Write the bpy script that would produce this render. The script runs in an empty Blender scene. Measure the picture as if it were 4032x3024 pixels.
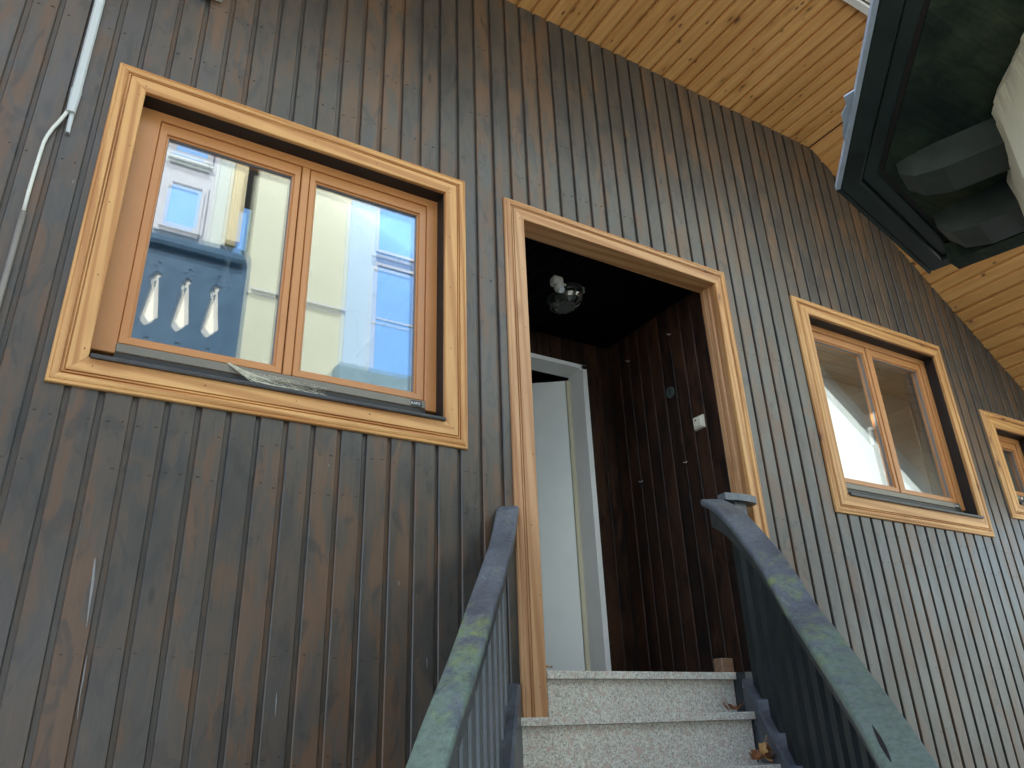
import bpy, bmesh, math, random
from mathutils import Vector, Matrix
random.seed(7)
R = random.Random(11)

# ------------------------------------------------------------------ camera, light, exposure
scene = bpy.context.scene
COL = scene.collection
CAM_F, CAM_YAW, CAM_PITCH, CAM_ROLL = 3043.97, 0.548816, 0.428225, -0.0377482
fwd = Vector((math.sin(CAM_YAW)*math.cos(CAM_PITCH), math.cos(CAM_YAW)*math.cos(CAM_PITCH), math.sin(CAM_PITCH)))
rgt = Vector((math.cos(CAM_YAW), -math.sin(CAM_YAW), 0))
upv = rgt.cross(fwd)
c_, s_ = math.cos(CAM_ROLL), math.sin(CAM_ROLL)
rx = rgt*c_ + upv*s_
ux = upv*c_ - rgt*s_
cam_d = bpy.data.cameras.new('camera')
cam_d.sensor_width = 36.0
cam_d.lens = 36.0*CAM_F/4032.0
cam_d.clip_start = 0.05
cam_d.clip_end = 500
cam = bpy.data.objects.new('camera', cam_d)
COL.objects.link(cam)
m = Matrix((rx, ux, -fwd)).transposed().to_4x4()
cam.matrix_world = m
scene.camera = cam

SUN_EL, SUN_AZ = math.radians(46), math.radians(-34)      # azimuth measured from +Y towards +X
world = bpy.data.worlds.new('World')
scene.world = world
world.use_nodes = True
wn = world.node_tree
sky = wn.nodes.new('ShaderNodeTexSky')
sky.sky_type = 'NISHITA'
sky.sun_disc = False
sky.sun_elevation = SUN_EL
sky.sun_rotation = SUN_AZ
sky.air_density = 1.0
sky.dust_density = 2.0
sky.ozone_density = 0.8
bg = wn.nodes['Background']
bg.inputs['Strength'].default_value = 0.15
wn.links.new(sky.outputs['Color'], bg.inputs['Color'])
sun_d = bpy.data.lights.new('sun', 'SUN')
sun_d.energy = 4.8
sun_d.angle = math.radians(0.5)
sun_d.color = (1.0, 0.95, 0.87)
sun = bpy.data.objects.new('sun', sun_d)
COL.objects.link(sun)
to_sun = Vector((math.sin(SUN_AZ)*math.cos(SUN_EL), math.cos(SUN_AZ)*math.cos(SUN_EL), math.sin(SUN_EL)))
sun.rotation_euler = to_sun.to_track_quat('Z', 'Y').to_euler()
sun.location = to_sun*30
vs = scene.view_settings
vs.view_transform = 'Standard'
vs.look = 'None'
vs.gamma = 1.0
vs.use_curve_mapping = False
vs.exposure = 2.15
scene.cycles.max_bounces = 10
scene.cycles.diffuse_bounces = 6
scene.cycles.glossy_bounces = 6
scene.cycles.transparent_max_bounces = 16

# ------------------------------------------------------------------ materials
class NT:
    def __init__(s, name):
        s.m = bpy.data.materials.new(name); s.m.use_nodes = True
        s.t = s.m.node_tree; s.n = s.t.nodes; s.b = s.n['Principled BSDF']
    def new(s, t, **kw):
        n = s.n.new(t)
        for k, v in kw.items():
            if hasattr(n, k): setattr(n, k, v)
            else: n.inputs[k].default_value = v
        return n
    def ln(s, a, b): s.t.links.new(a, b)
    def coord(s, scale, rnd=True, rot=(0, 0, 0)):
        tc = s.new('ShaderNodeTexCoord')
        mp = s.new('ShaderNodeMapping')
        mp.inputs['Scale'].default_value = scale
        mp.inputs['Rotation'].default_value = rot
        src = tc.outputs['Object']
        if rnd:
            oi = s.new('ShaderNodeObjectInfo')
            mu = s.new('ShaderNodeVectorMath', operation='MULTIPLY_ADD')
            cb = s.new('ShaderNodeCombineXYZ')
            for i in range(3): s.ln(oi.outputs['Random'], cb.inputs[i])
            s.ln(cb.outputs[0], mu.inputs[0])
            mu.inputs[1].default_value = (37.3, 53.1, 71.7)
            s.ln(src, mu.inputs[2])
            src = mu.outputs[0]
        s.ln(src, mp.inputs['Vector'])
        return mp.outputs[0]
    def noise(s, vec, scale=1.0, detail=4.0, rough=0.55, dist=0.0):
        n = s.new('ShaderNodeTexNoise')
        n.inputs['Scale'].default_value = scale; n.inputs['Detail'].default_value = detail
        n.inputs['Roughness'].default_value = rough; n.inputs['Distortion'].default_value = dist
        s.ln(vec, n.inputs['Vector'])
        return n.outputs['Fac']
    def ramp(s, fac, stops, interp='LINEAR'):
        r = s.new('ShaderNodeValToRGB')
        r.color_ramp.interpolation = interp
        e = r.color_ramp.elements
        while len(e) < len(stops): e.new(0.5)
        for i, (p, c) in enumerate(stops):
            e[i].position = p
            e[i].color = (c, c, c, 1) if isinstance(c, (int, float)) else (*c, 1)
        s.ln(fac, r.inputs['Fac'])
        return r.outputs['Color']
    def mix(s, fac, a, b, mode='MIX'):
        n = s.new('ShaderNodeMix', data_type='RGBA', blend_type=mode)
        for inp, v in ((n.inputs[0], fac), (n.inputs[6], a), (n.inputs[7], b)):
            if isinstance(v, (int, float)): inp.default_value = v
            elif isinstance(v, tuple): inp.default_value = (*v, 1)
            else: s.ln(v, inp)
        return n.outputs[2]
    def math(s, op, a, b=None):
        n = s.new('ShaderNodeMath', operation=op)
        for i, v in enumerate((a, b)):
            if v is None: continue
            if isinstance(v, (int, float)): n.inputs[i].default_value = v
            else: s.ln(v, n.inputs[i])
        return n.outputs[0]
    def bump(s, h, strength=0.2, dist=0.002):
        n = s.new('ShaderNodeBump')
        n.inputs['Strength'].default_value = strength; n.inputs['Distance'].default_value = dist
        s.ln(h, n.inputs['Height']); s.ln(n.outputs[0], s.b.inputs['Normal'])
    def col(s, v):
        if isinstance(v, tuple): s.b.inputs['Base Color'].default_value = (*v, 1)
        else: s.ln(v, s.b.inputs['Base Color'])
    def rough(s, v):
        if isinstance(v, (int, float)): s.b.inputs['Roughness'].default_value = v
        else: s.ln(v, s.b.inputs['Roughness'])

def flat_scale(axis, along, across, normal):
    v = [across]*3
    v[axis] = along
    if normal is not None: v[normal] = 0.0
    return tuple(v)
def axis_scale(axis, along, across):
    v = [across]*3
    v[axis] = along
    return tuple(v)

def stained_wood(name, axis, c_grey, c_brown, c_dark, rough=0.42, c_mid=None, spec=0.5, normal=None):
    k = NT(name)
    if c_mid is None: c_mid = tuple((a+b)/2 for a, b in zip(c_grey, c_brown))
    streak = k.noise(k.coord(axis_scale(axis, 0.8, 22)), 1.0, 5, 0.6, 0.4)
    patch = k.noise(k.coord(axis_scale(axis, 2.6, 8.5)), 1.0, 3.5, 0.5, 1.0)
    patch2 = k.noise(k.coord(axis_scale(axis, 4.5, 12.0)), 1.0, 3, 0.5, 1.5)
    fine = k.noise(k.coord(axis_scale(axis, 3, 190)), 1.0, 3, 0.6)
    oi = k.new('ShaderNodeObjectInfo')
    ofs = k.math('MULTIPLY', k.math('SUBTRACT', oi.outputs['Random'], 0.5), 0.12)
    f = k.math('ADD', k.math('ADD', k.math('MULTIPLY', patch, 0.7), k.math('MULTIPLY', streak, 0.3)), ofs)
    base = k.ramp(f, [(0.36, c_grey), (0.445, c_grey), (0.475, c_mid), (0.535, c_mid), (0.575, c_brown), (0.70, tuple(min(1, x*1.15) for x in c_brown))])
    base = k.mix(k.ramp(patch2, [(0.56, 0.0), (0.64, 0.6)]), base, c_dark)
    base = k.mix(k.ramp(patch2, [(0.36, 0.55), (0.42, 0.0)]), base, tuple(a*0.5+b*0.6 for a, b in zip(c_brown, c_mid)))
    base = k.mix(0.45, base, k.ramp(fine, [(0.3, 0.75), (0.7, 1.15)]), 'MULTIPLY')
    base = k.mix(0.6, base, k.ramp(oi.outputs['Random'], [(0.0, 0.86), (1.0, 1.14)]), 'MULTIPLY')
    vo = k.new('ShaderNodeTexVoronoi')
    vo.inputs['Scale'].default_value = 1.0
    k.ln(k.coord(flat_scale(axis, 2.6, 8.0, normal)), vo.inputs['Vector'])
    sc = k.new('ShaderNodeSeparateColor'); k.ln(vo.outputs['Color'], sc.inputs[0])
    pick = k.math('GREATER_THAN', sc.outputs[0], 0.55)
    kn = k.math('MULTIPLY', k.ramp(vo.outputs['Distance'], [(0.03, 0.8), (0.11, 0.0)]), pick)
    base = k.mix(kn, base, tuple(x*0.4 for x in c_dark))
    sp = k.noise(k.coord(axis_scale(axis, 22, 40)), 1.0, 2, 0.5)
    base = k.mix(k.ramp(sp, [(0.80, 0.0), (0.83, 0.4)]), base, (0.36, 0.34, 0.30))
    k.col(base)
    k.rough(k.ramp(patch, [(0.3, rough-0.07), (0.7, rough+0.09)]))
    k.b.inputs['Specular IOR Level'].default_value = spec
    k.bump(k.math('ADD', fine, k.math('MULTIPLY', streak, 0.5)), 0.22, 0.0015)
    return k.m

def pine(name, axis, light, dark, knot=(0.17, 0.07, 0.03), rough=0.5, knots=0.35, small=False, ks=1.0, normal=None, grain=0.72):
    if normal is None: normal = 2 if axis == 1 else 1
    if normal < 0: normal = None
    k = NT(name)
    wv = k.new('ShaderNodeTexWave', wave_type='BANDS', bands_direction='DIAGONAL')
    k.ln(k.coord(axis_scale(axis, 0.9, 26)), wv.inputs['Vector'])
    wv.inputs['Scale'].default_value = 0.5; wv.inputs['Distortion'].default_value = 6.5
    wv.inputs['Detail'].default_value = 2.5; wv.inputs['Detail Scale'].default_value = 0.7
    fine = k.noise(k.coord(axis_scale(axis, 5, 210)), 1.0, 3, 0.6)
    cloud = k.noise(k.coord(axis_scale(axis, 1.4, 7)), 1.0, 4, 0.55, 0.5)
    base = k.mix(k.ramp(wv.outputs['Fac'], [(0.35, 0.0), (0.9, grain)]), light, dark)
    base = k.mix(k.ramp(cloud, [(0.42, 0.0), (0.72, 0.75)]), base, tuple(a*0.75+b*0.25 for a, b in zip(dark, light)))
    base = k.mix(0.35, base, k.ramp(fine, [(0.3, 0.75), (0.7, 1.1)]), 'MULTIPLY')
    oi = k.new('ShaderNodeObjectInfo')
    base = k.mix(0.8, base, k.ramp(oi.outputs['Random'], [(0.0, (0.86, 0.83, 0.78)), (1.0, (1.06, 1.07, 1.08))]), 'MULTIPLY')
    vo = k.new('ShaderNodeTexVoronoi')
    vo.inputs['Scale'].default_value = 1.0
    k.ln(k.coord(flat_scale(axis, 3.4, 9.5, normal)), vo.inputs['Vector'])
    sc = k.new('ShaderNodeSeparateColor'); k.ln(vo.outputs['Color'], sc.inputs[0])
    pick = k.math('GREATER_THAN', sc.outputs[0], knots)
    halo = k.math('MULTIPLY', k.ramp(vo.outputs['Distance'], [(0.09*ks, 0.6), (0.30*ks, 0.0)]), pick)
    core = k.math('MULTIPLY', k.ramp(vo.outputs['Distance'], [(0.06*ks, 0.9), (0.115*ks, 0.0)]), pick)
    if small:
        v2 = k.new('ShaderNodeTexVoronoi'); v2.inputs['Scale'].default_value = 1.0; k.ln(k.coord(flat_scale(axis, 9, 20, normal)), v2.inputs['Vector'])
        s2 = k.new('ShaderNodeSeparateColor'); k.ln(v2.outputs['Color'], s2.inputs[0])
        pk = k.math('MULTIPLY', k.ramp(v2.outputs['Distance'], [(0.10, 0.95), (0.19, 0.0)]), k.math('GREATER_THAN', s2.outputs[0], 0.66))
        core = k.math('MAXIMUM', core, pk)
    base = k.mix(halo, base, tuple(x*0.8 for x in dark))
    base = k.mix(core, base, knot)
    k.col(base); k.rough(rough)
    k.bump(k.math('ADD', fine, core), 0.15, 0.001)
    return k.m

def plain(name, c, rough=0.5, metal=0.0, var=0.12, scale=6.0, bump=0.0, spec=0.5):
    k = NT(name)
    n = k.noise(k.coord((scale,)*3), 1.0, 5, 0.6)
    k.col(k.mix(1.0, c, k.ramp(n, [(0.25, 1-var), (0.75, 1+var)]), 'MULTIPLY'))
    k.rough(k.ramp(n, [(0.3, max(0.02, rough-0.06)), (0.7, min(1, rough+0.06))]))
    k.b.inputs['Metallic'].default_value = metal
    k.b.inputs['Specular IOR Level'].default_value = spec
    if bump: k.bump(k.noise(k.coord((scale*12,)*3), 1.0, 4, 0.6), bump, 0.002)
    return k.m

def rail_paint(name, base, worn, zlo, zhi, algae_max):
    k = NT(name)
    n1 = k.noise(k.coord((7, 7, 7), False), 1.0, 6, 0.65, 0.4)
    n2 = k.noise(k.coord((22, 22, 9), False), 1.0, 5, 0.6, 0.8)
    c = k.mix(k.ramp(n1, [(0.3, 0.0), (0.72, 1.0)]), base, worn)
    c = k.mix(k.ramp(n2, [(0.62, 0.0), (0.74, 0.65)]), c, tuple(min(1, x*1.7) for x in worn))
    tc = k.new('ShaderNodeTexCoord')
    sep = k.new('ShaderNodeSeparateXYZ'); k.ln(tc.outputs['Object'], sep.inputs[0])
    mr = k.new('ShaderNodeMapRange')
    mr.inputs['From Min'].default_value = zhi; mr.inputs['From Max'].default_value = zlo
    k.ln(sep.outputs['Z'], mr.inputs['Value'])
    n3 = k.noise(k.coord((9, 9, 4.5), False), 1.0, 6, 0.7, 0.6)
    ag = k.math('ADD', k.math('MULTIPLY', mr.outputs[0], 0.8), k.math('MULTIPLY', k.math('SUBTRACT', n3, 0.5), 2.2))
    ag = k.ramp(ag, [(0.22, 0.0), (0.52, algae_max)])
    yel = k.math('ADD', k.math('SUBTRACT', 0.62, mr.outputs[0]), k.math('MULTIPLY', k.math('SUBTRACT', n2, 0.5), 1.4))
    green = k.mix(k.ramp(yel, [(0.0, 0.0), (0.45, 1.0)]), (0.16, 0.225, 0.165), (0.215, 0.275, 0.085))
    c = k.mix(ag, c, green)
    we = k.noise(k.coord((55, 55, 30), False), 1.0, 7, 0.75)
    c = k.mix(0.8, c, k.ramp(we, [(0.30, 0.50), (0.5, 1.0), (0.70, 1.35)]), 'MULTIPLY')
    blotch = k.noise(k.coord((13, 13, 8), False), 1.0, 6, 0.75, 1.2)
    c = k.mix(k.ramp(blotch, [(0.55, 0.0), (0.66, 0.55)]), c, tuple(min(1, x*1.25) for x in worn))
    c = k.mix(k.ramp(blotch, [(0.32, 0.6), (0.42, 0.0)]), c, tuple(x*0.55 for x in base))
    drop = k.noise(k.coord((38, 38, 38), False), 1.0, 2, 0.5)
    c = k.mix(k.ramp(drop, [(0.765, 0.0), (0.785, 0.9)]), c, (0.55, 0.56, 0.55))
    crack = k.noise(k.coord((60, 60, 6), False), 1.0, 3, 0.6)
    c = k.mix(k.ramp(crack, [(0.22, 0.8), (0.30, 0.0)]), c, (0.02, 0.024, 0.03))
    k.col(c)
    k.rough(k.ramp(n1, [(0.3, 0.30), (0.7, 0.52)]))
    k.bump(k.math('ADD', n2, k.math('MULTIPLY', crack, 0.7)), 0.4, 0.002)
    return k.m

def granite(name):
    k = NT(name)
    v = k.coord((1, 1, 1))
    vo = k.new('ShaderNodeTexVoronoi', feature='F1'); vo.inputs['Scale'].default_value = 190
    wob = k.new('ShaderNodeTexNoise'); wob.inputs['Scale'].default_value = 90; k.ln(v, wob.inputs['Vector'])
    off = k.new('ShaderNodeVectorMath', operation='MULTIPLY_ADD')
    k.ln(wob.outputs['Color'], off.inputs[0]); off.inputs[1].default_value = (0.012,)*3; k.ln(v, off.inputs[2])
    k.ln(off.outputs[0], vo.inputs['Vector'])
    sc = k.new('ShaderNodeSeparateColor'); k.ln(vo.outputs['Color'], sc.inputs[0])
    c = k.ramp(sc.outputs[0], [(0.0, (0.33, 0.325, 0.30)), (0.13, (0.55, 0.55, 0.50)), (0.42, (0.66, 0.665, 0.62)), (0.70, (0.50, 0.495, 0.46)), (0.86, (0.53, 0.43, 0.38)), (0.95, (0.38, 0.365, 0.34))], 'CONSTANT')
    vb = k.new('ShaderNodeTexVoronoi'); vb.inputs['Scale'].default_value = 75; k.ln(off.outputs[0], vb.inputs['Vector'])
    sb = k.new('ShaderNodeSeparateColor'); k.ln(vb.outputs['Color'], sb.inputs[0])
    c = k.mix(k.math('MULTIPLY', k.math('GREATER_THAN', sb.outputs[0], 0.86), 0.75), c, (0.50, 0.39, 0.335))
    fine = k.noise(v, 300, 3, 0.6)
    c = k.mix(0.55, c, k.ramp(fine, [(0.35, 0.80), (0.65, 1.12)]), 'MULTIPLY')
    dirt = k.noise(v, 5, 5, 0.6)
    c = k.mix(0.6, c, k.ramp(dirt, [(0.3, 0.8), (0.7, 1.05)]), 'MULTIPLY')
    c = k.mix(1.0, c, (1.10, 1.09, 1.02), 'MULTIPLY')
    k.col(c); k.rough(0.4)
    return k.m

def glass(name, refl, tint=(0.992, 0.996, 0.994), fres=0.42):
    k = NT(name)
    k.n.remove(k.b)
    out = k.n['Material Output']
    tr = k.new('ShaderNodeBsdfTransparent'); tr.inputs[0].default_value = (*tint, 1)
    gl = k.new('ShaderNodeBsdfGlossy'); gl.inputs['Roughness'].default_value = 0.0
    gl.inputs['Color'].default_value = (0.97, 0.99, 1.0, 1)
    lw = k.new('ShaderNodeLayerWeight'); lw.inputs['Blend'].default_value = 0.35
    f = k.math('ADD', k.math('MULTIPLY', lw.outputs['Fresnel'], fres), refl)
    mx = k.new('ShaderNodeMixShader')
    k.ln(f, mx.inputs[0]); k.ln(tr.outputs[0], mx.inputs[1]); k.ln(gl.outputs[0], mx.inputs[2])
    # slight waviness of the sheet
    nz = k.noise(k.coord((1.6, 1.6, 1.6)), 1.0, 1, 0.4)
    bp = k.new('ShaderNodeBump'); bp.inputs['Strength'].default_value = 0.015; bp.inputs['Distance'].default_value = 0.01
    k.ln(nz, bp.inputs['Height']); k.ln(bp.outputs[0], gl.inputs['Normal'])
    k.ln(mx.outputs[0], out.inputs['Surface'])
    return k.m

GREY, BROWN, DARK = (0.053, 0.048, 0.042), (0.098, 0.056, 0.031), (0.031, 0.029, 0.027)
M = {}
M['board'] = stained_wood('dark_stained_board', 2, GREY, BROWN, DARK, 0.37, (0.068, 0.054, 0.041), 0.55, 1)
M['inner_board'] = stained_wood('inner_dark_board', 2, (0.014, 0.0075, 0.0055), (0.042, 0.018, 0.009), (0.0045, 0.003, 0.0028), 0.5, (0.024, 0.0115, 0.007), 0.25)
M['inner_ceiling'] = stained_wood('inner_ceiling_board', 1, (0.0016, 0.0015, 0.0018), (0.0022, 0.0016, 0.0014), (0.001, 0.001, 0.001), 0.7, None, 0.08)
PL, PD = (0.66, 0.37, 0.135), (0.40, 0.16, 0.040)
M['pine_x'] = pine('pine_trim_x', 0, PL, PD)
M['pine_z'] = pine('pine_trim_z', 2, PL, PD)
M['door_x'] = pine('door_pine_x', 0, (0.58, 0.33, 0.145), (0.38, 0.155, 0.05))
M['door_z'] = pine('door_pine_z', 2, (0.52, 0.30, 0.145), (0.34, 0.15, 0.055))
M['jamb_z'] = pine('jamb_pine_z', 2, (0.52, 0.30, 0.145), (0.34, 0.15, 0.055), normal=0)
M['soffit'] = pine('soffit_pine', 1, (0.74, 0.405, 0.140), (0.55, 0.25, 0.066), (0.14, 0.055, 0.022), 0.45, 0.30, True, 1.0, grain=0.38)
M['frame_x'] = plain('window_frame_x', (0.47, 0.205, 0.068), 0.36, var=0.07, scale=5)
M['frame_z'] = plain('window_frame_z', (0.47, 0.205, 0.068), 0.36, var=0.07, scale=5)
M['reveal'] = stained_wood('reveal_wood', 1, (0.008, 0.0055, 0.0045), (0.013, 0.007, 0.005), (0.005, 0.0035, 0.003), 0.6)
M['core'] = plain('wall_core_dark', (0.02, 0.016, 0.014), 0.8)
M['alu'] = plain('brown_aluminium', (0.17, 0.155, 0.125), 0.42, 0.2)
M['black'] = plain('black_strip', (0.008, 0.008, 0.008), 0.5)
M['sill'] = plain('weathered_sill', (0.040, 0.042, 0.046), 0.42, 0.0, 0.5, 14, 0.3)
M['label'] = plain('label_black', (0.006, 0.006, 0.006), 0.4)
M['ink'] = plain('label_white', (0.8, 0.8, 0.8), 0.5)
M['ink_orange'] = plain('label_orange', (0.75, 0.25, 0.06), 0.5)
M['glass'] = glass('window_glass', 0.065)
M['glass_clear'] = glass('clear_window_glass', 0.022, fres=0.16)
M['gasket'] = plain('grey_gasket', (0.16, 0.17, 0.18), 0.4)
M['white'] = plain('white_paint', (0.86, 0.88, 0.86), 0.45, var=0.04)
M['fascia'] = plain('fascia_white', (0.70, 0.68, 0.64), 0.5, var=0.06)
M['doorwhite'] = plain('door_white', (0.84, 0.89, 0.87), 0.4, var=0.03)
M['cream'] = plain('cream_seal', (0.62, 0.60, 0.44), 0.5, var=0.04)
M['granite'] = granite('speckled_granite')
M['cap'] = rail_paint('weathered_handrail', (0.070, 0.082, 0.098), (0.150, 0.168, 0.185), -0.1, 0.72, 0.85)
M['cap_left'] = rail_paint('weathered_handrail_left', (0.070, 0.082, 0.098), (0.150, 0.168, 0.185), -0.15, 0.52, 0.95)
M['rail'] = rail_paint('blue_grey_paint', (0.040, 0.050, 0.060), (0.060, 0.070, 0.078), -3, -1.8, 0.3)
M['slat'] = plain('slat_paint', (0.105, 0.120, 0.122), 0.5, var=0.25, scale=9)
M['slat_shaded'] = plain('slat_paint_shaded', (0.006, 0.011, 0.013), 0.5, var=0.35, scale=9)  # same paint as slat, with the right panel's shade put into the colour
M['rail_shaded'] = rail_paint('shaded_rail_paint', (0.012, 0.017, 0.020), (0.024, 0.030, 0.033), -3, -1.8, 0.3)  # darker copy of the rail paint, shade of the right railing in the colour
M['string'] = rail_paint('stringer_paint', (0.055, 0.062, 0.072), (0.085, 0.095, 0.105), -3, -1.8, 0.3)
M['eave'] = None
k = NT('dark_green_paint')
n1 = k.noise(k.coord((3, 3, 3)), 1.0, 6, 0.65, 0.6); n2 = k.noise(k.coord((26, 26, 26)), 1.0, 4, 0.6)
c = k.ramp(n1, [(0.30, (0.007, 0.019, 0.016)), (0.46, (0.020, 0.038, 0.027)), (0.58, (0.042, 0.062, 0.036)), (0.72, (0.080, 0.090, 0.045))])
st_ = k.noise(k.coord((5, 38, 5), rot=(0, 0, 0.55)), 1.0, 6, 0.7, 0.8)
c = k.mix(0.85, c, k.ramp(st_, [(0.28, 0.45), (0.5, 1.0), (0.74, 1.7)]), 'MULTIPLY')
c = k.mix(k.ramp(n2, [(0.66, 0.0), (0.72, 0.5)]), c, (0.07, 0.08, 0.075))
k.col(c); k.rough(0.8); k.bump(k.math('ADD', n2, st_), 0.5, 0.004)
k.b.inputs['Specular IOR Level'].default_value = 0.3
M['eave'] = k.m
M['eave_frame'] = plain('eave_frame_paint', (0.011, 0.027, 0.023), 0.42, 0.0, 0.5, 7, 0.3)
M['rafter'] = plain('rafter_paint', (0.045, 0.062, 0.052), 0.6, 0.0, 0.45, 9, 0.25)
M['zinc'] = plain('zinc_edge', (0.50, 0.60, 0.70), 0.5, 0.2, 0.15, 20)
M['plaster'] = plain('cream_plaster', (0.88, 0.86, 0.66), 0.85, 0, 0.05, 3, 0.35)
M['fac_white'] = plain('facade_white', (0.34, 0.37, 0.41), 0.8, var=0.03)
M['fac_mint'] = plain('facade_pale', (0.36, 0.42, 0.40), 0.8, var=0.03)
M['fac_yellow'] = plain('facade_yellow', (0.38, 0.345, 0.215), 0.8, var=0.05)
M['fac_cream'] = plain('facade_cream', (0.36, 0.385, 0.30), 0.8, var=0.05, scale=1.5)
M['fac_blue'] = plain('facade_blue_white', (0.27, 0.38, 0.48), 0.8, var=0.03)
M['fac_dark'] = plain('facade_dark', (0.06, 0.06, 0.055), 0.7)
M['fac_pale'] = plain('backing_pale', (0.62, 0.62, 0.54), 0.8, var=0.03)
M['fac_grey'] = plain('facade_grey', (0.42, 0.48, 0.46), 0.85, var=0.08, scale=1.2)
M['facade_slate'] = plain('facade_slate', (0.12, 0.20, 0.24), 0.6)
M['balcony'] = plain('balcony_blue', (0.016, 0.058, 0.105), 0.45, var=0.2)
kk = NT('facade_glass'); kk.col((0.38, 0.68, 0.98)); kk.b.inputs['Metallic'].default_value = 0.85; kk.rough(0.03)  # reflected sky is put into the panes as a blue colour
M['fac_glass'] = kk.m
M['plastic'] = plain('white_plastic', (0.50, 0.50, 0.44), 0.35, var=0.03)
M['trunking'] = plain('grey_white_trunking', (0.46, 0.50, 0.50), 0.38, var=0.06)
M['cable_white'] = plain('cable_white', (0.62, 0.64, 0.58), 0.4, var=0.05)
M['cable_brown'] = plain('cable_brown', (0.21, 0.195, 0.17), 0.5, var=0.15)
M['red'] = plain('red_lamp', (0.10, 0.008, 0.006), 0.3)
M['switch'] = plain('switch_cream', (0.66, 0.64, 0.50), 0.35, var=0.02)
M['plate'] = plain('plate_grey_green', (0.055, 0.075, 0.068), 0.5)
M['plate_ink'] = plain('plate_number', (0.012, 0.014, 0.014), 0.5)
M['steel'] = plain('hook_steel', (0.55, 0.53, 0.50), 0.35, 0.5)
M['lamp_metal'] = plain('lamp_black', (0.02, 0.022, 0.022), 0.35)
M['lamp_glass'] = glass('lamp_glass', 0.16, (0.75, 0.82, 0.78))
M['lamp_white'] = plain('lamp_inner', (0.20, 0.22, 0.19), 0.5)
M['cage'] = plain('cage_wire', (0.10, 0.10, 0.09), 0.3, 0.6)
M['block'] = pine('block_wood', 0, (0.36, 0.22, 0.14), (0.28, 0.16, 0.09), knots=2)
M['leaf'] = plain('dead_leaf_brown', (0.20, 0.075, 0.022), 0.6, var=0.4, scale=25)
M['leaf_pale'] = plain('dead_leaf_tan', (0.48, 0.27, 0.09), 0.6, var=0.25, scale=25)
M['web'] = plain('cobweb_silk', (0.62, 0.60, 0.46), 0.8)
M['nail_rust'] = plain('nail_rust', (0.06, 0.03, 0.018), 0.6)
M['nail'] = plain('staple_dark', (0.012, 0.010, 0.010), 0.5)
M['drip'] = plain('white_dropping', (0.24, 0.24, 0.23), 0.7, var=0.3, scale=30)
M['hall'] = plain('hall_wall_paint', (0.62, 0.66, 0.66), 0.8)
M['room_wall'] = plain('room_white', (0.86, 0.87, 0.82), 0.8, var=0.05, scale=2)
M['room_dark'] = plain('room_dark', (0.10, 0.10, 0.10), 0.8)
M['room_ceiling'] = pine('room_ceiling_board', 0, (0.34, 0.31, 0.26), (0.26, 0.235, 0.19), knots=2)
M['tile'] = plain('pale_tile', (0.74, 0.72, 0.64), 0.35, var=0.05)
M['floor_stone'] = plain('dark_floor', (0.08, 0.07, 0.06), 0.6)
k = NT('paving'); v = k.coord((1, 1, 1), False)
br = k.new('ShaderNodeTexBrick'); k.ln(v, br.inputs['Vector']); br.inputs['Scale'].default_value = 2.5
br.inputs['Color1'].default_value = (0.20, 0.195, 0.18, 1); br.inputs['Color2'].default_value = (0.16, 0.155, 0.145, 1); br.inputs['Mortar'].default_value = (0.13, 0.125, 0.115, 1)
k.col(k.mix(0.7, br.outputs['Color'], k.ramp(k.noise(v, 4, 6, 0.6), [(0.3, 0.7), (0.7, 1.1)]), 'MULTIPLY')); k.rough(0.8)
M['paving'] = k.m
M['roof_tile'] = plain('roof_covering', (0.12, 0.06, 0.045), 0.8)

# ------------------------------------------------------------------ helpers
def thing(name, label, cat, loc, group=None):
    o = bpy.data.objects.new(name, None)
    o.empty_display_size = 0.1
    COL.objects.link(o); o.location = loc
    o['label'] = label; o['category'] = cat
    if group: o['group'] = group
    return o

def world_base(p):
    v = Vector((0, 0, 0))
    while p is not None:
        v += p.location; p = p.parent
    return v

def link_mesh(name, me, mat, parent=None):
    o = bpy.data.objects.new(name, me)
    if mat is not None and not me.materials: me.materials.append(mat)
    COL.objects.link(o)
    if parent is not None:
        o.parent = parent
        o.location = -world_base(parent)
    return o

def add(name, vf, mat, parent=None, smooth=False):
    me = bpy.data.meshes.new(name)
    me.from_pydata([tuple(v) for v in vf[0]], [], vf[1])
    bm = bmesh.new(); bm.from_mesh(me)
    bmesh.ops.recalc_face_normals(bm, faces=bm.faces)
    bm.to_mesh(me); bm.free()
    if smooth:
        for p in me.polygons: p.use_smooth = True
    me.update()
    return link_mesh(name, me, mat, parent)

def tag(o, label, cat, group=None):
    o['label'] = label; o['category'] = cat
    if group: o['group'] = group
    return o

def join(*parts):
    V, F = [], []
    for v, f in parts:
        b = len(V); V += [tuple(x) for x in v]; F += [tuple(i+b for i in q) for q in f]
    return V, F

def box(x0, x1, y0, y1, z0, z1):
    v = [(x, y, z) for x in (x0, x1) for y in (y0, y1) for z in (z0, z1)]
    return v, [(0, 1, 3, 2), (4, 6, 7, 5), (0, 4, 5, 1), (2, 3, 7, 6), (0, 2, 6, 4), (1, 5, 7, 3)]

def prism(a, b):
    """loft between two equal loops of 3D points, capped"""
    n = len(a)
    f = [(i, (i+1) % n, n+(i+1) % n, n+i) for i in range(n)]
    return list(a)+list(b), f+[tuple(range(n))[::-1], tuple(range(n, 2*n))]

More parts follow.
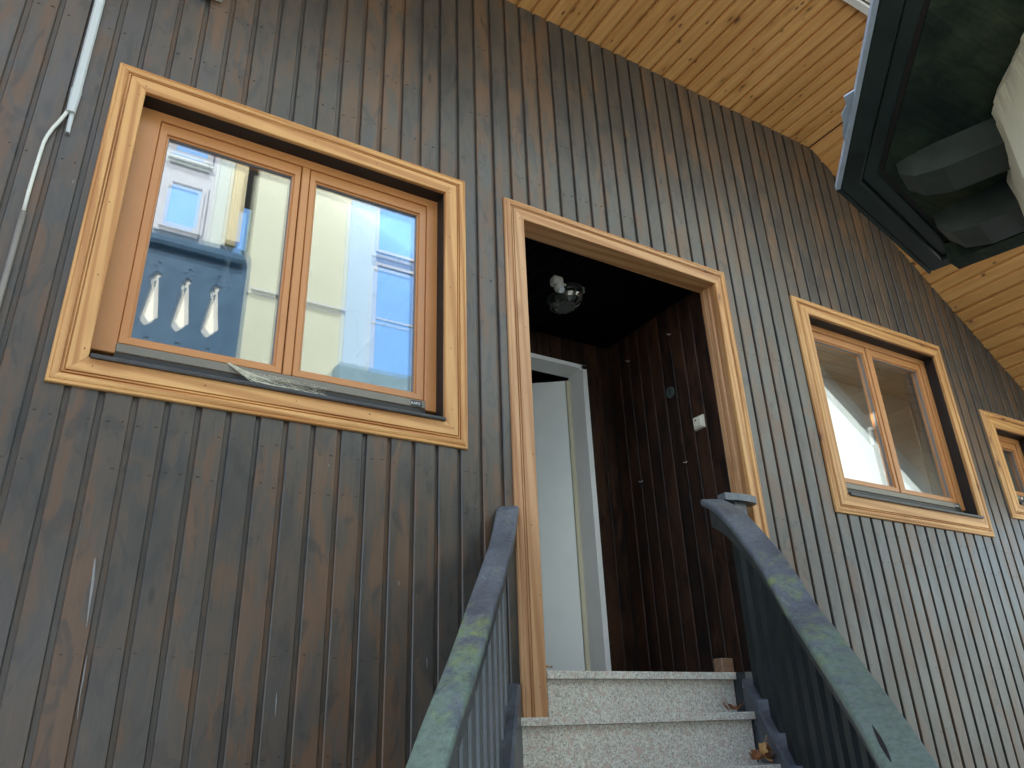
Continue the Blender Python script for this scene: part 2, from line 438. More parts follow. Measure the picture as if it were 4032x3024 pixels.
def chbox(x0, x1, y0, y1, z0, z1, c=0.004):
    """box with its long vertical-plane edges chamfered (section in YZ and ends in X)"""
    def loop(x, i):
        a, b, d, e = y0+i, y1-i, z0+i, z1-i
        return [(x, a+c, d), (x, b-c, d), (x, b, d+c), (x, b, e-c), (x, b-c, e), (x, a+c, e), (x, a, e-c), (x, a, d+c)]
    L = [loop(x0, c), loop(x0+c, 0), loop(x1-c, 0), loop(x1, c)]
    V = [p for l in L for p in l]; F = []
    for s in range(3):
        for i in range(8):
            F.append((s*8+i, s*8+(i+1) % 8, (s+1)*8+(i+1) % 8, (s+1)*8+i))
    return V, F+[tuple(range(8))[::-1], tuple(range(24, 32))]

def ring(x0, x1, z0, z1, wl, wr, wb, wt, y0, y1, step=0.0, sd=0.0):
    """rectangular frame in the XZ plane; inner edge may step back by sd over width step"""
    def rect(a, b, c, d, y): return [(a, y, c), (b, y, c), (b, y, d), (a, y, d)]
    ch = 0.003
    loops = [rect(x0, x1, z0, z1, y1), rect(x0, x1, z0, z1, y0+ch), rect(x0+ch, x1-ch, z0+ch, z1-ch, y0)]
    a, b, c, d = x0+wl-step, x1-wr+step, z0+wb-step, z1-wt+step
    loops += [rect(a-ch, b+ch, c-ch, d+ch, y0), rect(a, b, c, d, y0+ch)]
    if step:
        loops += [rect(a, b, c, d, y0+sd), rect(x0+wl, x1-wr, z0+wb, z1-wt, y0+sd)]
    loops += [rect(x0+wl, x1-wr, z0+wb, z1-wt, y1)]
    V = [p for l in loops for p in l]; n = len(loops); F = []
    for s in range(n):
        t = (s+1) % n
        for i in range(4):
            F.append((s*4+i, s*4+(i+1) % 4, t*4+(i+1) % 4, t*4+i))
    return V, F

def tube(pts, r, n=8, closed_ends=True):
    V, F = [], []
    pts = [Vector(p) for p in pts]
    ref = Vector((0.3, 0.9, 0.2))
    for i, p in enumerate(pts):
        t = (pts[min(i+1, len(pts)-1)]-pts[max(i-1, 0)]).normalized()
        a = t.cross(ref).normalized(); b = t.cross(a)
        rr = r[i] if isinstance(r, (list, tuple)) else r
        for k2 in range(n):
            an = 2*math.pi*k2/n
            V.append(p+a*math.cos(an)*rr+b*math.sin(an)*rr)
    for i in range(len(pts)-1):
        for k2 in range(n):
            F.append((i*n+k2, i*n+(k2+1) % n, (i+1)*n+(k2+1) % n, (i+1)*n+k2))
    if closed_ends:
        F += [tuple(range(n))[::-1], tuple(range((len(pts)-1)*n, len(pts)*n))]
    return V, F

def text_mesh(name, body, size, mat, parent, origin, ux_, uy_, depth=0.0008):
    cu = bpy.data.curves.new(name+'_curve', 'FONT')
    cu.body = body; cu.size = size; cu.extrude = depth; cu.align_x = 'CENTER'; cu.align_y = 'CENTER'
    tmp = bpy.data.objects.new(name+'_tmp', cu)
    COL.objects.link(tmp)
    dg = bpy.context.evaluated_depsgraph_get()
    me = bpy.data.meshes.new_from_object(tmp.evaluated_get(dg))
    bpy.data.objects.remove(tmp)
    ux_, uy_ = Vector(ux_), Vector(uy_)
    mt = Matrix((ux_, uy_, ux_.cross(uy_))).transposed().to_4x4()
    mt.translation = Vector(origin)
    me.transform(mt)
    me.materials.clear()
    me.name = name
    return link_mesh(name, me, mat, parent)

def board(name, mat, parent, org, u, n, l, w, L0, L1, gap=0.0175, depth=0.0135, t=0.0180):
    """one tongue-and-groove board; u across, n outward, l along. L0/L1 give the ends as functions of u"""
    org, u, n, l = Vector(org), Vector(u), Vector(n), Vector(l)
    c = 0.0035
    j = R.uniform(-0.0012, 0.0012)
    dn = R.uniform(-0.0009, 0.0009)
    prof = [(0.0, -t), (0.0, -c+dn), (c, dn), (w-gap-c+j, dn), (w-gap+j, -c+dn), (w-gap+j+0.001, -depth), (w-0.0003, -depth-0.0008), (w-0.0003, -t)]
    f0 = L0 if callable(L0) else (lambda x: L0)
    f1 = L1 if callable(L1) else (lambda x: L1)
    a = [org+u*p+n*q+l*f0(p) for p, q in prof]
    b = [org+u*p+n*q+l*f1(p) for p, q in prof]
    return add(name, prism(a, b), mat, parent)

# ------------------------------------------------------------------ ground
g = add('ground', ([(-90, -90, -1.5), (90, -90, -1.5), (90, 90, -1.5), (-90, 90, -1.5)], [(0, 1, 2, 3)]), M['paving'])
g['kind'] = 'structure'

# ------------------------------------------------------------------ wooden house
house = thing('wooden_house', 'timber house clad in dark stained vertical boards under a pine soffit', 'house', (2.0, 2.8, -1.5))
YB = 2.776                       # face of the boards
ZS = 4.05                        # horizontal soffit
XB = 4.472                       # where the soffit bends down
SL = 0.788                       # slope of the falling part
def roof_z(x): return ZS if x <= XB else ZS-(x-XB)*SL
W1 = dict(il=-0.008, ir=1.347, ib=1.237, it=2.444, tl=0.113, tr=0.113, tb=0.112, tt=0.112)
W2 = dict(il=3.971, ir=5.341, ib=1.228, it=2.442, tl=0.131, tr=0.105, tb=0.119, tt=0.110)
W3 = dict(il=5.887, ir=6.372, ib=1.388, it=1.976, tl=0.132, tr=0.115, tb=0.114, tt=0.124)
DO = dict(il=1.798, ir=3.143, ib=-0.6, it=2.438)
OPEN = [(W1['il'], W1['ir'], W1['ib'], W1['it']), (W2['il'], W2['ir'], W2['ib'], W2['it']), (W3['il'], W3['ir'], W3['ib'], W3['it']), (DO['il'], DO['ir'], 0.062, DO['it'])]

# wall boards
PITCH, XR0 = 0.10516, 0.695
for kx in range(-36, 66):
    x0 = XR0+PITCH*(kx-1)            # board occupies x0..x0+PITCH, its groove ends at x0+PITCH
    x1 = x0+PITCH
    spans = [(-1.48, None)]
    for (a, b, zb, zt) in OPEN:
        if x1-0.018 > a+0.001 and x0 < b-0.001:
            door = (a == DO['il'])
            spans = [(-1.48, (zb-0.02) if not door else 0.0), (zt+0.03, None)] if not door else [(-1.48, -0.02), (zt+0.03, None)]
    for z0, z1 in spans:
        top = z1 if z1 is not None else (lambda p, x0=x0: roof_z(x0+p)-0.002)
        board('wall_board', M['board'], house, (x0, YB, 0), (1, 0, 0), (0, -1, 0), (0, 0, 1), PITCH, z0, top)

# staple marks in rows across the boards
rows = [(-0.05, 0.02), (0.28, 0.015), (0.86, 0.012), (1.02, 0.01), (2.02, 0.01), (2.72, 0.01), (3.05, 0.012), (3.55, 0.012), (-0.55, 0.01)]
V, F = [], []
for zr, jit in rows:
    for kx in range(-12, 60):
        for q in (0.018, 0.068):
            if R.random() < 0.22: continue
            x = XR0+PITCH*(kx-1)+q+R.uniform(-0.006, 0.006)
            z = zr+R.uniform(-jit, jit)
            if z > roof_z(x)-0.08: continue
            if any(a-0.14 < x < b+0.14 and zb-0.14 < z < zt+0.14 for a, b, zb, zt in OPEN): continue
            w, h = R.uniform(0.0035, 0.0065), R.uniform(0.0008, 0.0018)
            V, F = join((V, F), box(x-w, x+w, YB-0.0016, YB+0.003, z-h, z+h))
st = add('staple_mark', (V, F), M['nail'], house); st['kind'] = 'stuff'

# core of the wall with its openings
V, F = [], []
def col_piece(xa, xb, za, zb_, y0=2.7975, y1=2.87):
    za0 = za if not callable(za) else za(xa); za1 = za if not callable(za) else za(xb)
    t0 = zb_(xa) if callable(zb_) else zb_; t1 = zb_(xb) if callable(zb_) else zb_
    a = [(xa, y0, za0), (xa, y1, za0), (xa, y1, t0), (xa, y0, t0)]
    b = [(xb, y0, za1), (xb, y1, za1), (xb, y1, t1), (xb, y0, t1)]
    return prism(a, b)
cuts = sorted([-5.0, 7.5, XB]+[a-0.02 for a, *_ in OPEN]+[b[1]+0.02 for b in OPEN])
for xa, xb in zip(cuts[:-1], cuts[1:]):
    mid = (xa+xb)/2
    hit = [o for o in OPEN if o[0] < mid < o[1]]
    top = lambda x: roof_z(x)+0.05
    if hit:
        a, b, zb, zt = hit[0]
        V, F = join((V, F), col_piece(xa, xb, -1.5, zb-0.016), col_piece(xa, xb, zt+0.016, top))
    else:
        V, F = join((V, F), col_piece(xa, xb, -1.5, top))
add('wall_core', (V, F), M['core'], house)

# soffit boards: level part, then the falling part
YE = 1.765
nb = int((XB+2.9)/PITCH)
for i in range(nb):
    x0 = XB-PITCH*(i+1)
    board('soffit_board', M['soffit'], house, (x0, 0, ZS), (1, 0, 0), (0, 0, -1), (0, 1, 0), PITCH, YE, YB+0.012, gap=0.021, depth=0.0125)
ca = math.cos(math.atan(SL)); sa = math.sin(math.atan(SL))
for i in range(36):
    s0 = PITCH*i
    board('soffit_board', M['soffit'], house, (XB+s0*ca, 0, ZS-s0*sa), (ca, 0, -sa), (-sa, 0, -ca), (0, 1, 0), PITCH, YE, YB+0.012, gap=0.021, depth=0.0125)
# fascia boards along the rake
def rake(y0, y1, zo, h, x_end=7.45):
    pr = [(-3.0, ZS+zo), (XB, ZS+zo), (x_end, roof_z(x_end)+zo), (x_end, roof_z(x_end)+zo+h), (XB+0.08, ZS+zo+h), (-3.0, ZS+zo+h)]
    return prism([(x, y0, z) for x, z in pr], [(x, y1, z) for x, z in pr])
add('fascia_board', rake(1.722, 1.764, -0.022, 0.20), M['fascia'], house)
add('verge_board', rake(1.640, 1.708, 0.0, 0.16), M['fascia'], house)
# roof body (gap added to light the small back room) and the hidden walls
YR2R = 5.40
def roof_prof(off):
    return [(-6.4, 1.9+off), (-3.4, ZS+off), (XB, ZS+off), (7.5, roof_z(7.5)+off)]
lo, hi = roof_prof(0.018), roof_prof(0.26)
loop = lo+hi[::-1]
def roof_part(prof_lo, y0, y1):
    up = [(x, z+0.242) for x, z in prof_lo]
    lp = prof_lo+up[::-1]
    return prism([(x, y0, z) for x, z in lp], [(x, y1, z) for x, z in lp])
add('roof', join(roof_part(lo, 1.715, 2.885), roof_part(lo, YR2R, 12.0), roof_part([lo[0], lo[1], (3.28, lo[1][1])], 2.885, YR2R), roof_part([(4.32, lo[2][1]), lo[2], lo[3]], 2.885, YR2R)), M['roof_tile'], house)
add('back_wall', join(box(-5.0, -4.9, 2.87, 11.5, -1.5, 2.7), box(7.4, 7.5, 2.87, 11.5, -1.5, 1.7), box(-5.0, 7.5, 11.4, 11.5, -1.5, 1.7)), M['core'], house)

# trim profile (distance from the outer edge, height over the boards)
TRIM = [(0.0, -0.002), (0.0, 0.008), (0.003, 0.013), (0.010, 0.0145), (0.0125, 0.0125), (0.015, 0.0155), (0.022, 0.0185), (0.031, 0.0185), (0.0365, 0.0160), (0.038, 0.0075), (0.0415, 0.0070), (0.043, 0.0155), (0.047, 0.0165), (0.0485, 0.0080), (0.0515, 0.0080), (0.053, 0.0175)]
def trim_side(side, x0, x1, z0, z1, w, dists):
    """side: 'l','r','t','b' of the outer rectangle; w its width; dists = (wl, wr, wb, wt) for the mitres"""
    wl, wr, wb, wt = dists
    prof = TRIM+[(w-0.003, 0.0175), (w, 0.0145), (w, -0.002)]
    a, b = [], []
    for d, h in prof:
        y = YB-h
        k = d/w; e_ = 0.0008
        if side == 'l': a.append((x0+d, y, z0+k*wb+(e_ if wb else 0))); b.append((x0+d, y, z1-k*wt-e_))
        if side == 'r': a.append((x1-d, y, z0+k*wb+(e_ if wb else 0))); b.append((x1-d, y, z1-k*wt-e_))
        if side == 't': a.append((x0+k*wl, y, z1-d)); b.append((x1-k*wr, y, z1-d))
        if side == 'b': a.append((x0+k*wl, y, z0+d)); b.append((x1-k*wr, y, z0+d))
    return prism(a, b)

def window(w, double, kapo, label_w, gm='glass'):
    il, ir, ib, it = w['il'], w['ir'], w['ib'], w['it']
    ol, orr, ob, ot = il-w['tl'], ir+w['tr'], ib-w['tb'], it+w['tt']
    YF = 2.852
    fl, fr_, fb, ft = il-0.004, ir+0.004, ib+0.072, it+0.012
    xl, xr, zb, zt = il+0.078, ir-0.054, ib+0.120, it-0.040        # sash outer lines
    wl, wr = xl-fl, fr_-xr
    win = add('window', ring(fl, fr_, fb, ft, wl, wr, zb-fb-0.006, ft-zt, YF, 2.93), M['frame_z'], house)
    dd = (w['tl'], w['tr'], w['tb'], w['tt'])
    for sd, wd, mt in (('l', w['tl'], 'pine_z'), ('r', w['tr'], 'pine_z'), ('t', w['tt'], 'pine_x'), ('b', w['tb'], 'pine_x')):
        add('trim_board', trim_side(sd, ol, orr, ob, ot, wd, dd), M[mt], win)
    add('reveal', ring(il-0.018, ir+0.018, ib-0.014, it+0.014, 0.018, 0.018, 0.014, 0.014, YB+0.004, 2.87), M['reveal'], win)
    YS = 2.862
    def sash(a, b, sl, sr):
        add('sash', ring(a, b, zb, zt, sl, sr, 0.036, 0.060, YS, 2.915, 0.008, 0.010), M['frame_x'], win)
        add('gasket', ring(a+sl-0.001, b-sr+0.001, zb+0.035, zt-0.059, 0.004, 0.004, 0.004, 0.004, YS+0.016, YS+0.030), M['gasket'], win)
        tl_ = 0.0022*(zt-zb)
        px0, px1, pz0, pz1 = a+sl-0.002, b-sr+0.002, zb+0.034, zt-0.058
        add('inner_pane', prism([(px0, YS+0.0405+q, z) for q, z in ((0, pz0), (0.004, pz0), (0.004+tl_, pz1), (tl_, pz1))], [(px1, YS+0.042+q, z) for q, z in ((0, pz0), (0.004, pz0), (0.004+tl_, pz1), (tl_, pz1))]), M[gm], win)
        add('pane', box(a+sl-0.002, b-sr+0.002, YS+0.022, YS+0.026, zb+0.034, zt-0.058), M[gm], win)
    g_ = 0.0012
    if double:
        mid = (xl+xr)/2+0.008
        sash(xl+g_, mid-0.021, 0.040, 0.036)
        sash(mid+0.021, xr-g_, 0.034, 0.044)
        add('meeting_strip', chbox(mid-0.0175, mid+0.0175, YS-0.006, YS+0.03, zb-0.004, zt+0.001, 0.003), M['frame_z'], win)
    else:
        sash(xl+g_, xr-g_, 0.040, 0.044)
    # aluminium rail, black strip and projecting sill below the sashes
    add('rain_bar', chbox(xl-0.002, xr+0.002, 2.848, 2.875, ib+0.077, zb-0.006, 0.003), M['alu'], win)
    add('black_strip', box(xl-0.002, xr+0.002, 2.852, 2.875, ib+0.016, ib+0.0765), M['black'], win)
    sl_ = [(2.744, ib-0.007), (2.742, ib-0.002), (2.742, ib+0.005), (2.747, ib+0.0095), (2.87, ib+0.0155), (2.87, ib-0.0005), (2.775, ib-0.0005), (2.772, ib-0.007)]
    add('window_sill', prism([(il+0.004, y, z) for y, z in sl_], [(ir-0.004, y, z) for y, z in sl_]), M['sill'], win)
    lx = xr-0.042 if kapo else xl+0.03
    lz = ib+0.093
    if not kapo: lx = 6.141
    add('maker_label', box(lx-0.026, lx+0.026, 2.8468, 2.8482, lz-0.014, lz+0.014), M['label'], win)
    if kapo:
        text_mesh('maker_lettering', 'KAPO', 0.0165, M['ink'], win, (lx-0.003, 2.8466, lz+0.001), (1, 0, 0), (0, 0, 1), 0.0004)
    else:
        add('label_print', box(lx-0.020, lx+0.004, 2.8462, 2.8469, lz-0.009, lz+0.009), M['ink'], win)
        add('label_print', box(lx-0.018, lx-0.006, 2.8455, 2.8463, lz-0.002, lz+0.007), M['ink_orange'], win)
    if label_w: win['label'] = label_w
    return win
win1 = window(W1, True, True, None)
win2 = window(W2, True, True, None, 'glass_clear')
win3 = window(W3, False, False, 'small single casement window', 'glass_clear')

# nail heads on the flat of the trim
V, F = [], []
def nail(x, z):
    global V, F
    r_ = R.uniform(0.002, 0.0034)
    V, F = join((V, F), prism([(x+r_*math.cos(i*math.pi/3), YB-0.0171, z+r_*math.sin(i*math.pi/3)) for i in range(6)], [(x+r_*math.cos(i*math.pi/3), YB-0.0180, z+r_*math.sin(i*math.pi/3)) for i in range(6)]))
for w in (W1, W2, W3, dict(il=1.798, ir=3.143, ib=0.18, it=2.438)):
    n_ = max(2, int((w['ir']-w['il'])/0.31)); m_ = max(2, int((w['it']-w['ib'])/0.29))
    for i in range(n_+1):
        x = w['il']+(w['ir']-w['il'])*i/n_+R.uniform(-0.03, 0.03)
        nail(x, w['it']+R.uniform(0.018, 0.045))
        if w['ib'] > 1: nail(x+0.02, w['ib']-R.uniform(0.018, 0.045))
    for i in range(m_+1):
        z = w['ib']+(w['it']-w['ib'])*i/m_+R.uniform(-0.04, 0.04)
        nail(w['il']-R.uniform(0.012, 0.045), z); nail(w['ir']+R.uniform(0.012, 0.045), z+0.03)
nh = add('nail_head', (V, F), M['nail_rust'], house); nh['kind'] = 'stuff'

# rooms behind the windows
def room(x0, x1, y0, y1, z0, z1, mat, name='room_wall'):
    t = 0.02
    vf = join(box(x0-t, x0, y0, y1, z0, z1), box(x1, x1+t, y0, y1, z0, z1), box(x0-t, x1+t, y1, y1+t, z0, z1), box(x0-t, x1+t, y0, y1+t, z0-t, z0), box(x0-t, x1+t, y0, y1+t, z1, z1+t))
    return add(name, vf, mat, house)
room(-0.4, 1.70, 2.872, 5.0, 0.6, 3.0, M['room_dark'])
YR2 = 3.40
t_ = 0.02
add('room_wall', join(box(4.32, 6.56, YR2, YR2+t_, 0.6, 2.479), box(6.55, 6.57, 2.872, YR2, 0.6, 2.52), box(3.26, 3.28, 2.872, 5.4, 0.6, 4.05), box(3.26, 4.34, 5.4, 5.42, 0.6, 4.05), box(4.32, 4.34, YR2+t_, 5.4, 0.6, 4.05), box(3.26, 6.57, 2.872, YR2+t_, 0.58, 0.6), box(3.26, 4.34, YR2+t_, 5.42, 0.58, 0.6), box(4.32, 6.57, 2.872, YR2+t_, 2.46, 2.48), box(4.32, 4.34, 2.872, YR2, 2.48, 4.05), box(3.28, 3.84, 2.8715, 2.8735, 0.6, 4.05)), M['room_wall'], house)  # left end is an added unseen shaft bringing daylight into the room
for i in range(5):
    add('ceiling_board', chbox(4.33, 6.54, 2.875+i*0.104, 2.875+i*0.104+0.100, 2.438, 2.452, 0.004), M['room_ceiling'], house)
for i in range(10):
    add('tile', chbox(5.955, 6.155, YR2-0.012, YR2-0.001, 0.80+i*0.1725, 0.80+i*0.1725+0.168, 0.002), M['tile'], house)
add('window_handle', join(box(4.598, 4.612, 2.925, 2.945, 1.69, 1.80), box(4.596, 4.640, 2.915, 2.945, 1.795, 1.815)), M['white'], win2)

# door opening: trim, lining, vestibule
DZ0 = 0.066
ol, orr, ot = 1.683, 3.2424, 2.5454
dl = add('door_lining', join(box(DO['il']-0.03, DO['ir']+0.03, YB+0.002, 2.89, DO['it'], DO['it']+0.03)), M['door_x'], house)
add('jamb', box(DO['il']-0.03, DO['il'], YB+0.002, 2.89, DZ0, DO['it']-0.0005), M['jamb_z'], dl)
add('jamb', box(DO['ir'], DO['ir']+0.03, YB+0.002, 2.89, DZ0, DO['it']-0.0005), M['jamb_z'], dl)
dd = (DO['il']-ol, orr-DO['ir'], 0.0, ot-DO['it'])
for sd, wd, mt in (('l', dd[0], 'door_z'), ('r', dd[1], 'pine_z'), ('t', dd[3], 'door_x')):
    add('trim_board', trim_side(sd, ol, orr, DZ0, ot, wd, dd), M[mt], dl)
# moulded strip on the inner part of the lining
mp = [(2.812, 0.0), (2.812, 0.006), (2.816, 0.009), (2.832, 0.009), (2.835, 0.004), (2.839, 0.004), (2.841, 0.009), (2.846, 0.009), (2.849, 0.004), (2.853, 0.004), (2.856, 0.009), (2.880, 0.009), (2.885, 0.004), (2.885, 0.0)]
add('moulded_strip', prism([(DO['ir']-h, y, DZ0+0.18) for y, h in mp], [(DO['ir']-h, y, DO['it']-0.001) for y, h in mp]), M['door_z'], dl)
add('moulded_strip', prism([(DO['il']+h, y, DZ0+0.18) for y, h in mp], [(DO['il']+h, y, DO['it']-0.001) for y, h in mp]), M['door_z'], dl)

VX0, VX1, VY0, VY1, VZ0, VZ1 = 1.74, 3.160, 2.89, 3.84, 0.236, 2.49
for i in range(10):
    y1 = VY1-0.018-i*0.1035+0.018
    if y1-0.1035 < 2.80: break
    lo_ = max(y1-0.1035, 2.886)
    if y1-lo_ < 0.05: break
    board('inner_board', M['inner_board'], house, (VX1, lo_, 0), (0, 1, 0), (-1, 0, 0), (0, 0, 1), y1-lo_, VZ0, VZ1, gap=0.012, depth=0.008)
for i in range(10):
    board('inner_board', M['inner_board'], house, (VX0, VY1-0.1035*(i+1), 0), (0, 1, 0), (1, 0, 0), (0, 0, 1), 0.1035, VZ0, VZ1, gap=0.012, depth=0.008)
DX0, DX1, DZT = 2.02, 2.912, 2.272          # clear opening of the inner door, outer face of its frame is wider
for i in range(14):
    x0 = VX0+0.1015*i
    if x0 > VX1-0.04: break
    inside = x0+0.10 > DX0 and x0 < DX1
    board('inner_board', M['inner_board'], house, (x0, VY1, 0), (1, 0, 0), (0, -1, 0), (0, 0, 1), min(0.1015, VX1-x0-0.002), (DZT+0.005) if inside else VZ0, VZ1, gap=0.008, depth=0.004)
for i in range(14):
    x0 = VX0+0.1015*i
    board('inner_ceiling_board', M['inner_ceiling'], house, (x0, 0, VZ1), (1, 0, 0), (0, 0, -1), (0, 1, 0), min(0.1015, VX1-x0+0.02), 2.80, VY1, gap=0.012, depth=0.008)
add('vestibule_shell', join(box(VX0-0.05, VX0-0.018, VY0-0.02, 5.2, 0.0, 2.62), box(VX1+0.018, VX1+0.05, VY0-0.02, 5.2, 0.0, 2.62), box(VX0-0.05, VX1+0.05, 2.872, 5.2, VZ1+0.018, 2.62), box(VX0-0.05, VX1+0.05, 5.2, 5.23, 0.0, 2.62)), M['core'], house)
add('vestibule_floor', box(DO['il']-0.02, DO['ir']+0.02, 2.80, 5.2, 0.05, VZ0-0.004), M['floor_stone'], house)
# inner door in its white frame, leaf swung inwards
fr = [(DX0-0.05, DX0), (DX1, DX1+0.03)]
df = add('door_frame', join(box(DX1-0.012, 2.938, VY1-0.022, 3.985, VZ0, 2.300), box(DX0-0.05, DX0+0.012, VY1-0.022, 3.985, VZ0, 2.300), box(DX0-0.05, 2.938, VY1-0.022, 3.985, DZT, 2.301)), M['white'], house)
add('door_seal', box(DX1-0.040, DX1-0.012, 3.972, 3.986, VZ0+0.005, DZT-0.03), M['cream'], df)
ang = math.radians(36)
add('hall_wall', box(1.76, 3.14, 4.95, 4.97, VZ0, 2.6), M['hall'], house)
hx, hy = DX1-0.042, 3.985
def leaf_pt(s, t): return (hx-s*math.cos(ang)-t*math.sin(ang), hy+s*math.sin(ang)-t*math.cos(ang)+0.0)
p = [leaf_pt(0, 0), leaf_pt(0.86, 0), leaf_pt(0.86, -0.04), leaf_pt(0, -0.04)]
add('door_leaf', prism([(x, y, VZ0+0.008) for x, y in p], [(x, y, 2.243) for x, y in p]), M['doorwhite'], df)

# ------------------------------------------------------------------ stairs
stairs = thing('stone_staircase', 'speckled granite steps curving down from the open doorway', 'stairs', (2.0, 2.5, -1.5))
def slab(front, back, z0, z1, name):
    """front/back: two (x,y) points each, left to right"""
    a = [(*front[0], z0), (*front[1], z0), (*back[1], z0), (*back[0], z0)]
    b = [(*front[0], z1), (*front[1], z1), (*back[1], z1), (*back[0], z1)]
    c = 0.003
    bb = [(x, y, z1-c) for x, y, _ in b]
    cx, cy = sum(v[0] for v in b)/4, sum(v[1] for v in b)/4
    top = [(x+(cx-x)*0.004, y+(cy-y)*0.012, z1) for x, y, _ in b]
    V = a+bb+top
    F = [(3, 2, 1, 0)]+[(i, (i+1) % 4, 4+(i+1) % 4, 4+i) for i in range(4)]+[(4+i, 4+(i+1) % 4, 8+(i+1) % 4, 8+i) for i in range(4)]+[(8, 9, 10, 11)]
    return add(name, (V, F), M['granite'], stairs)
STEPS = [  # front edge left, right ; top height
    ((1.800, 2.757), (2.853, 2.757), 0.2375),
    ((1.637, 2.722), (2.792, 2.625), 0.0655),
    ((1.545, 2.600), (2.709, 2.449), -0.1365),
    ((1.400, 2.440), (2.600, 2.250), -0.330),
    ((1.260, 2.290), (2.440, 2.000), -0.525),
    ((1.110, 2.140), (2.240, 1.760), -0.720),
    ((0.960, 1.990), (2.000, 1.540), -0.915),
    ((0.800, 1.860), (1.730, 1.340), -1.110),
    ((0.620, 1.740), (1.450, 1.180), -1.305)]
backs = [((1.80, 2.90), (3.143, 2.90))]
for i, (l_, r_, z) in enumerate(STEPS):
    if i == 0: bk = ((1.800, 2.82), (2.853, 2.82))
    elif i == 1: bk = ((1.637, 2.778), (2.812, 2.775))
    else:
        pl, pr, _ = STEPS[i-1]
        bk = ((pl[0]+0.02, pl[1]+0.06), (pr[0]+0.02, pr[1]+0.06))
    slab((l_, r_), bk, z-0.030, z, 'tread')
    # riser below this tread
    dl_ = 0.022
    zn = STEPS[i+1][2] if i+1 < len(STEPS) else -1.5
    e = Vector((r_[0]-l_[0], r_[1]-l_[1])).normalized(); nn = Vector((-e.y, e.x))
    f0 = Vector(l_)+nn*dl_+e*0.012; f1 = Vector(r_)+nn*dl_-e*0.012
    slab(((f0.x, f0.y), (f1.x, f1.y)), ((f0.x+nn.x*0.02, f0.y+nn.y*0.02), (f1.x+nn.x*0.02, f1.y+nn.y*0.02)), zn-0.002, z-0.031, 'riser')
add('stair_core', join(box(1.66, 2.80, 2.745, 2.79, -1.5, 0.03), box(1.80, 3.14, 2.80, 2.86, -1.5, 0.19)), M['core'], stairs)

# ------------------------------------------------------------------ railings
def bez(S, C, B, u):
    return Vector(((1-u)**2*S[0]+2*u*(1-u)*C[0]+u*u*B[0], (1-u)**2*S[1]+2*u*(1-u)*C[1]+u*u*B[1]))
def interp(tab, u):
    """smooth (Catmull-Rom) interpolation of a (u, z) table"""
    if u <= tab[0][0]:
        return tab[0][1]+(u-tab[0][0])*(tab[1][1]-tab[0][1])/(tab[1][0]-tab[0][0])
    for i in range(len(tab)-1):
        (a, za), (b, zb) = tab[i], tab[i+1]
        if u <= b:
            t = (u-a)/(b-a)
            m0 = (zb-tab[i-1][1])/(b-tab[i-1][0]) if i > 0 else (zb-za)/(b-a)
            m1 = (tab[i+2][1]-za)/(tab[i+2][0]-a) if i+2 < len(tab) else (zb-za)/(b-a)
            h = b-a
            return (2*t**3-3*t*t+1)*za+(t**3-2*t*t+t)*h*m0+(-2*t**3+3*t*t)*zb+(t**3-t*t)*h*m1
    (a, za), (b, zb) = tab[-2], tab[-1]
    return zb+(u-b)*(zb-za)/(b-a)

class RailPath:
    def __init__(s, S, C, B, sign, ztab, stab):
        s.S, s.C, s.B, s.sign, s.ztab, s.stab = S, C, B, sign, ztab, stab
        s.len = [0.0]; s.us = [i/400*1.35-0.02 for i in range(401)]
        for i in range(400): s.len.append(s.len[-1]+(bez(S, C, B, s.us[i+1])-bez(S, C, B, s.us[i])).length)
    def frame(s, u):
        p = bez(s.S, s.C, s.B, u); t = (bez(s.S, s.C, s.B, u+0.01)-bez(s.S, s.C, s.B, u-0.01)).normalized()
        n = Vector((t.y, -t.x))*s.sign          # towards the outer side of the stair
        return p, t, n
    def pt(s, u, off, z):
        p, t, n = s.frame(u); q = p+n*off
        return (q.x, q.y, z)
    def u_at(s, d):
        for i in range(400):
            if s.len[i+1] >= d: return s.us[i]+(s.us[i+1]-s.us[i])*(d-s.len[i])/max(1e-9, s.len[i+1]-s.len[i])
        return s.us[-1]
    def sweep(s, sec, tab, u0, u1, n=44):
        """sec: closed loop of (offset, dz)"""
        V, F, m_ = [], [], len(sec)
        for i in range(n+1):
            u = u0+(u1-u0)*i/n; z = interp(tab, u)
            V += [s.pt(u, o, z+dz) for o, dz in sec]
        for i in range(n):
            for j in range(m_): F.append((i*m_+j, i*m_+(j+1) % m_, (i+1)*m_+(j+1) % m_, (i+1)*m_+j))
        return V, F+[tuple(range(m_))[::-1], tuple(range(n*m_, (n+1)*m_))]

